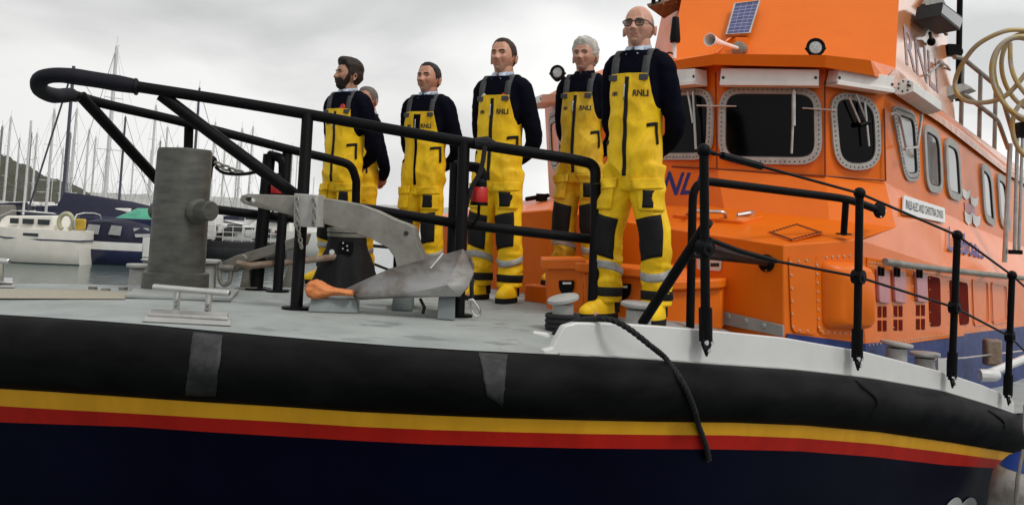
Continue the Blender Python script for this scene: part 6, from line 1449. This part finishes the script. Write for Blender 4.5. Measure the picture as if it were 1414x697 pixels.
# (photo column of the mast, row of its top, distance, kind, heading)
YL = [(4, 168, 74, 1, 80), (16, 155, 82, 3, 100), (44, 176, 70, 1, 70), (76, 143, 58, 0, 65), (28, 185, 95, 0, 110), (52, 178, 88, 3, 85), (107, 143, 66, 3, 95), (98, 178, 92, 1, 75), (124, 172, 80, 0, 100), (133, 184, 98, 3, 80), (162, 57, 62, 0, 62),
      (152, 190, 74, 1, 90), (143, 215, 110, 3, 70), (174, 154, 68, 2, 100), (216, 140, 84, 0, 80), (222, 190, 110, 1, 95), (276, 116, 90, 2, 85), (246, 196, 120, 0, 105), (298, 164, 100, 0, 85), (330, 194, 112, 3, 95), (318, 210, 128, 1, 80), (344, 205, 120, 0, 100), (290, 215, 136, 1, 75), (312, 185, 118, 3, 85), (350, 170, 105, 0, 92), (65, 205, 115, 3, 85), (88, 200, 118, 0, 95), (110, 215, 125, 1, 100), (186, 200, 100, 3, 75), (200, 215, 116, 1, 90), (232, 170, 96, 3, 100), (37, 210, 120, 1, 85), (8, 205, 125, 0, 95), (335, 172, 98, 3, 80), (378, 190, 116, 0, 90), (404, 200, 122, 1, 85)]
kn = ['white yacht with a navy sail cover', 'small white yacht with a red spray hood', 'navy-hulled yacht with a dark mast', 'white yacht with a white sail cover']
ORD = 'first second third fourth fifth sixth seventh eighth ninth tenth eleventh twelfth thirteenth fourteenth fifteenth sixteenth seventeenth eighteenth nineteenth twentieth'.split()
YL = [t for t in YL if t[1] < 203]; YL.sort(key=lambda t: t[0]); nY = len(YL)
for i, (px, py, d, k, hd_) in enumerate(YL):
    d = 50 + (d - 58) * 0.8; big = 1.0
    t = P(px, py, d); src = kinds[k]; hk = (13.5, 11.0, 14.5, 12.0)[k]; sc = max(0.40, min(1.5, (t.z - 0.3) / hk)); L_ = (10, 8.5, 11, 9)[k]
    rz = math.radians(hd_ + 180 * (i % 2)); my = L_ * 0.08 * sc
    loc = (t.x + my * math.sin(rz), t.y - my * math.cos(rz), 0)
    place = ('its mast %s from the left edge' % ORD[i]) if i < nY // 2 else ('its mast %s from the right' % ORD[nY - 1 - i] if i < nY - 1 else 'its mast the furthest right')
    if py < 120: place = 'its mast the tallest of all' if px < 200 else 'its mast the tallest right of the mooring post'
    dup(src, loc, rz, sc, label=kn[k] + ', ' + place, group=GY)
for k in kinds:
    for ch in list(k.children): bpy.data.objects.remove(ch)
    bpy.data.objects.remove(k)
def facing(px, d, yrow=None): q = P(px, 300, d); q.z = 0; return q
# --- cream motor cruiser, stern towards us at the left edge
q = facing(46, 37.5); MC = empty('motor_boat', q, 'cream motor boat with a blue waist stripe and a horseshoe lifebuoy, at the left edge', 'motor boat', rotz=math.radians(86))
m = MB(); boat_hull(m, 4.6, 2.3, 1.22, sheer=0.15); m.build('hull', [CREAM, AF, CREAM], MC, angle=40)
m = MB()
for s_ in (-1, 1): m.tube([(s_ * 0.94, -2.33, 0.86), (s_ * 1.14, -1.0, 0.86), (s_ * 1.16, 0.3, 0.88), (s_ * 0.85, 1.3, 0.95)], 0.03, 6)
m.tube([(-0.94, -2.33, 0.86), (0.94, -2.33, 0.86)], 0.03, 6); m.build('waist_stripe', HBl, MC)
m = MB(); cabin(m, -1.3, 1.3, 0.85, 0.6, 1.18, 0.55, 0.5); m.build('cabin', CREAM, MC, smooth=False, bevel=0.06)
m = MB()
for s_ in (-1, 1):
    for y0, y1 in ((-1.05, -0.62), (-0.45, -0.05), (0.12, 0.42)): m.box((s_ * 0.775, (y0 + y1) / 2, 1.48), (0.06, y1 - y0, 0.19))
    m.box((s_ * 1.17, -0.6, 1.03), (0.03, 0.55, 0.10))
m.build('cabin_window', WGL, MC, smooth=False)
m = MB(); m.tube(spline([(-0.9, -2.1, 1.2), (-0.9, -2.1, 1.8), (0.9, -2.1, 1.8), (0.9, -2.1, 1.2)], 3), 0.025, 6); m.tube([(-1.0, 1.4, 1.3), (-1.05, 0.2, 1.85), (-1.05, -1.4, 1.8)], 0.022, 6); m.tube([(0, 0.4, 1.7), (0, 0.4, 5.2)], 0.045, 6); m.build('boat_rail', ALU, MC)
m = MB(); m.tube([(-0.88 + 0.0, -1.72 + 0.26 * math.cos(t), 1.52 + 0.30 * math.sin(t)) for t in [math.radians(a_) for a_ in range(-60, 245, 15)]], 0.085, 8); m.build('lifebuoy', pm('beige_buoy', (0.42, 0.40, 0.26), 0.7), MC)
m = MB(); m.box((-0.70, -2.12, 1.45), (0.12, 0.50, 0.42)); m.build('yellow_bag', pm('yellow_bag', (0.55, 0.36, 0.04), 0.7, bump=0.3), MC, bevel=0.05)
m = MB(); cabin(m, 0.9, 1.9, 0.6, 0.5, 1.3, 0.75, 0.2); m.build('canvas_hood', pm('grey_canvas', (0.16, 0.15, 0.13), 0.8), MC, smooth=False, bevel=0.08)
# --- motor boat under a navy canopy
q = facing(142, 38.5); NC = empty('motor_boat', q, 'motor boat under a navy canvas canopy with clear windows and a white bathing platform', 'motor boat', rotz=math.radians(78))
m = MB(); boat_hull(m, 4.6, 2.2, 0.85); m.build('hull', [HBl, AF, HW], NC, angle=40)
m = MB(); rings = []
for y, w_, h in ((-1.75, 0.95, 0.95), (-1.5, 0.98, 1.25), (-0.8, 1.0, 1.36), (0.2, 1.0, 1.32), (0.9, 0.92, 1.05), (1.7, 0.72, 0.55)): rings.append([Vector((-w_, y, 0.30)), Vector((-w_ * 0.98, y, 0.30 + h * 0.6)), Vector((-w_ * 0.8, y, 0.30 + h * 0.94)), Vector((0, y, 0.30 + h * 1.03)), Vector((w_ * 0.8, y, 0.30 + h * 0.94)), Vector((w_ * 0.98, y, 0.30 + h * 0.6)), Vector((w_, y, 0.30))])
m.loft(rings); m.build('canopy', CAN, NC, angle=50)
m = MB()
CV = pm('clear_vinyl', (0.26, 0.27, 0.27), 0.2)
for y0, y1 in ((-1.45, -0.95), (-0.55, 0.0)):
    m = MB(); m.add([Vector((-1.02, y0, 1.10)), Vector((-1.02, y1, 1.12)), Vector((-0.90, y1 - 0.03, 1.46)), Vector((-0.90, y0 + 0.03, 1.44))], [(0, 1, 2, 3)]); m.build('clear_panel', CV, NC, smooth=False)
m = MB(); m.add([Vector((-1.0, 0.35, 1.12)), Vector((-0.96, 0.95, 1.0)), Vector((-0.86, 0.7, 1.28))], [(0, 1, 2)]); m.build('clear_panel', CV, NC, smooth=False); m = MB(); m.add([Vector((-0.6, -1.80, 1.05)), Vector((0.5, -1.80, 1.05)), Vector((0.45, -1.66, 1.38)), Vector((-0.55, -1.66, 1.38))], [(0, 1, 2, 3)]); m.build('clear_panel', CV, NC, smooth=False)
m = MB(); m.box((0, -2.55, 0.28), (1.7, 0.7, 0.10)); m.box((0.0, -2.25, 0.42), (1.6, 0.12, 0.2)); m.build('bathing_platform', HW, NC, bevel=0.03)
m = MB(); m.tube([(-0.3, -2.75, 0.35), (-0.3, -2.7, 1.05), (0.1, -2.7, 1.05), (0.1, -2.75, 0.35)], 0.03, 6); m.box((-0.65, -2.4, 0.72), (0.42, 0.25, 0.70)); m.build('boarding_ladder', HW, NC)
# --- large yacht under a navy boom tent, blue hulled neighbour, green tarpaulin
q = facing(140, 47); BT = empty('covered_yacht', q, 'large white yacht under a long navy boom tent behind the canopy boat', 'yacht', rotz=math.radians(82))
m = MB(); boat_hull(m, 7.5, 2.6, 1.55, sheer=0.2); m.build('hull', [HW, AF, HBl], BT, angle=40)
m = MB(); cabin(m, -2.0, 2.4, 0.9, 0.6, 1.5, 0.55, 0.8); m.build('cabin', HW, BT, smooth=False, bevel=0.06)
m = MB(); rings = []
for y, w_, h in ((-2.6, 1.0, 0.55), (-1.5, 1.1, 0.75), (0.4, 1.05, 0.95), (1.9, 0.8, 1.05)): rings.append([Vector((-w_, y, 1.62)), Vector((-w_ * 0.6, y, 1.60 + h * 0.55)), Vector((0, y, 1.6 + h)), Vector((w_ * 0.6, y, 1.60 + h * 0.55)), Vector((w_, y, 1.62))])
m.loft(rings); m.build('boom_tent', CAN, BT, angle=50)
m = MB(); m.tube([(0, 2.0, 1.6), (0, 2.0, 8.6)], 0.08, 8); m.tube([(0.0, -3.4, 1.5), (0, 2.0, 8.6)], 0.015, 4); m.tube([(0, 3.7, 1.7), (0, 2.0, 8.6)], 0.05, 6); m.build('mast', DK, BT)
m = MB(); m.tube([(-0.9, -3.2, 1.6), (-0.9, -3.2, 3.6), (0.9, -3.2, 3.6), (0.9, -3.2, 1.6)], 0.04, 6); m.box((0, -3.2, 3.7), (1.5, 0.5, 0.08)); m.tube([(0, -3.2, 3.7), (0.1, -3.2, 4.4)], 0.03, 5); m.lathe([(0.2, 0), (0.22, 0.1), (0.1, 0.22)], (0, -3.2, 4.3), (0, 0, 1), 12); m.build('stern_arch', HW, BT)
q = facing(196, 43); GB = empty('tarpaulin_boat', q, 'navy and white boat with a green tarpaulin, half hidden by the mooring post', 'boat', rotz=math.radians(95))
m = MB(); boat_hull(m, 5.0, 2.2, 1.25); m.build('hull', [HW, AF, HBl], GB, angle=40)
m = MB(); m.box((-1.1, 0, 1.45), (0.1, 4.4, 0.42)); m.box((1.1, 0, 1.45), (0.1, 4.4, 0.42)); m.build('dodger', HBl, GB, bevel=0.02)
m = MB(); rings = []
for y, h in ((-1.5, 0.35), (-0.8, 0.62), (0.2, 0.6), (0.9, 0.25)): rings.append([Vector((-1.0, y, 1.5)), Vector((-0.55, y, 1.5 + h * 0.7)), Vector((0, y, 1.5 + h)), Vector((0.55, y, 1.5 + h * 0.7)), Vector((1.0, y, 1.5))])
m.loft(rings); m.build('tarpaulin', GRN, GB, angle=60)
m = MB(); m.tube([(-1.0, -2.2, 1.0), (-1.0, 2.2, 1.05)], 0.02, 5); m.tube([(-1.08, -1.0, 0.3), (-1.08, -1.0, 1.5)], 0.02, 5); m.build('boat_rail', ALU, GB)
# --- dark workboat beyond the posts
q = facing(318, 46); WB = empty('work_boat', q, 'dark grey work boat piled with gear beyond the black rail posts', 'work boat', rotz=math.radians(92))
m = MB(); boat_hull(m, 5.6, 2.4, 0.78, sheer=0.1); m.build('hull', [pm('dark_grey_hull', (0.03, 0.032, 0.035), 0.6, var=0.2, scale=2), AF, pm('dark_rub_rail', (0.014, 0.014, 0.015), 0.7)], WB, angle=40)
rnd = random.Random(3); m = MB()
mats_ = [pm('gear_dark', (0.03, 0.03, 0.03), 0.8), HW, REDC, ALU]
for k in range(34):
    m.mi = rnd.choice((0, 0, 0, 1, 1, 3, 2)); s_ = rnd.uniform(0.15, 0.5); m.box((rnd.uniform(-0.8, 0.5), rnd.uniform(-2.3, 2.0), 0.80 + s_ * 0.5 + rnd.uniform(0, 0.5)), (s_, s_ * rnd.uniform(0.7, 1.6), s_ * rnd.uniform(0.6, 1.2)), Matrix.Rotation(rnd.uniform(0, 3), 3, 'Z'))
m.build('deck_gear', mats_, WB, smooth=False, bevel=0.02)
m = MB()
for k in range(12): y = -2.5 + k * 0.42; m.tube([(-1.05, y, 0.8), (-1.05, y, 1.5)], 0.02, 5)
for z in (0.98, 1.2, 1.45): m.tube([(-1.05, -2.5, z), (-1.05, 2.2, z)], 0.02, 5)
m.build('cage_rail', ALU, WB)
m = MB(); cabin(m, 0.4, 1.9, 0.8, 0.6, 0.85, 1.25, 0.3); m.build('wheelhouse', HW, WB, smooth=False, bevel=0.05)
# --- further hulls filling the gaps between the posts
FL = [(365, 60, HW, 'white motor boat with a red dinghy aboard beyond the far rail'), (412, 64, HW, 'white motor boat just left of the windlass cover'), (262, 66, HW, 'white motor boat behind the slim black stay'), (12, 52, HBl, 'navy-hulled motor boat with a dark canopy at the far left'), (75, 56, HW, 'white motor boat beyond the cream motor boat'), (225, 70, HW, 'white motor boat far behind the mooring post'), (295, 78, HW, 'white motor boat far beyond the work boat'), (345, 82, HW, 'distant white motor boat between the two rail posts'), (110, 64, HW, 'white motor boat beyond the canopy boat'), (20, 60, HW, 'white motor boat with a dull red cover at the far left'), (128, 72, HW, 'white motor boat with a navy cover just left of the mooring post'), (388, 52, HW, 'white motor boat nearest beyond the silver anchor clamp'), (334, 70, HW, 'white motor boat with a red cover behind the second anchor'), (48, 68, HW, 'white motor boat with a navy cover behind the cream boat cabin'), (182, 58, HBl, 'navy motor boat beside the green tarpaulin'), (430, 90, HW, 'white motor boat showing beneath the anchor shank')]
for i, (px, d, hm_, lb) in enumerate(FL):
    q = facing(px, d); b = empty('motor_boat', q, lb, 'motor boat', 'motor boats moored in the marina', rotz=math.radians(60 + 17 * (i % 5)))
    L_ = 6 + (i * 7 % 4); m = MB(); boat_hull(m, L_, L_ * 0.33, 1.25); m.build('hull', [hm_, AF, HBl if i % 3 == 0 else HW], b, angle=40)
    m = MB(); cabin(m, -L_ * 0.15, L_ * 0.25, L_ * 0.13, L_ * 0.08, 1.2, 0.9, 0.9); m.build('cabin', HW if i != 3 else CAN, b, smooth=False, bevel=0.08)
    m = MB()
    for s_ in (-1, 1): m.box((s_ * L_ * 0.118, 0.0, 1.75), (0.12, L_ * 0.24, 0.28))
    m.build('cabin_window', WGL, b, smooth=False)
    m = MB(); cabin(m, -L_ * 0.42, -L_ * 0.17, L_ * 0.13, L_ * 0.13, 1.2, 0.55 + 0.3 * (i % 2), 0.1); m.build('cockpit_cover', [CAN, REDC, CAN, CAN, HW, CAN, CAN, REDC, CAN, REDC, CAN, HW, REDC, CAN, CAN, HW][i], b, smooth=False, bevel=0.08)
    m = MB(); m.tube([(0, -L_ * 0.1, 2.0), (0, -L_ * 0.1, 3.4 + i % 3)], 0.03, 5); m.tube([(-L_ * 0.1, -L_ * 0.15, 2.7), (L_ * 0.1, -L_ * 0.15, 2.7)], 0.03, 5); m.tube([(-L_ * 0.15, L_ * 0.2, 1.9), (0, L_ * 0.47, 2.1), (L_ * 0.15, L_ * 0.2, 1.9)], 0.025, 5); m.build('boat_rail', ALU, b)
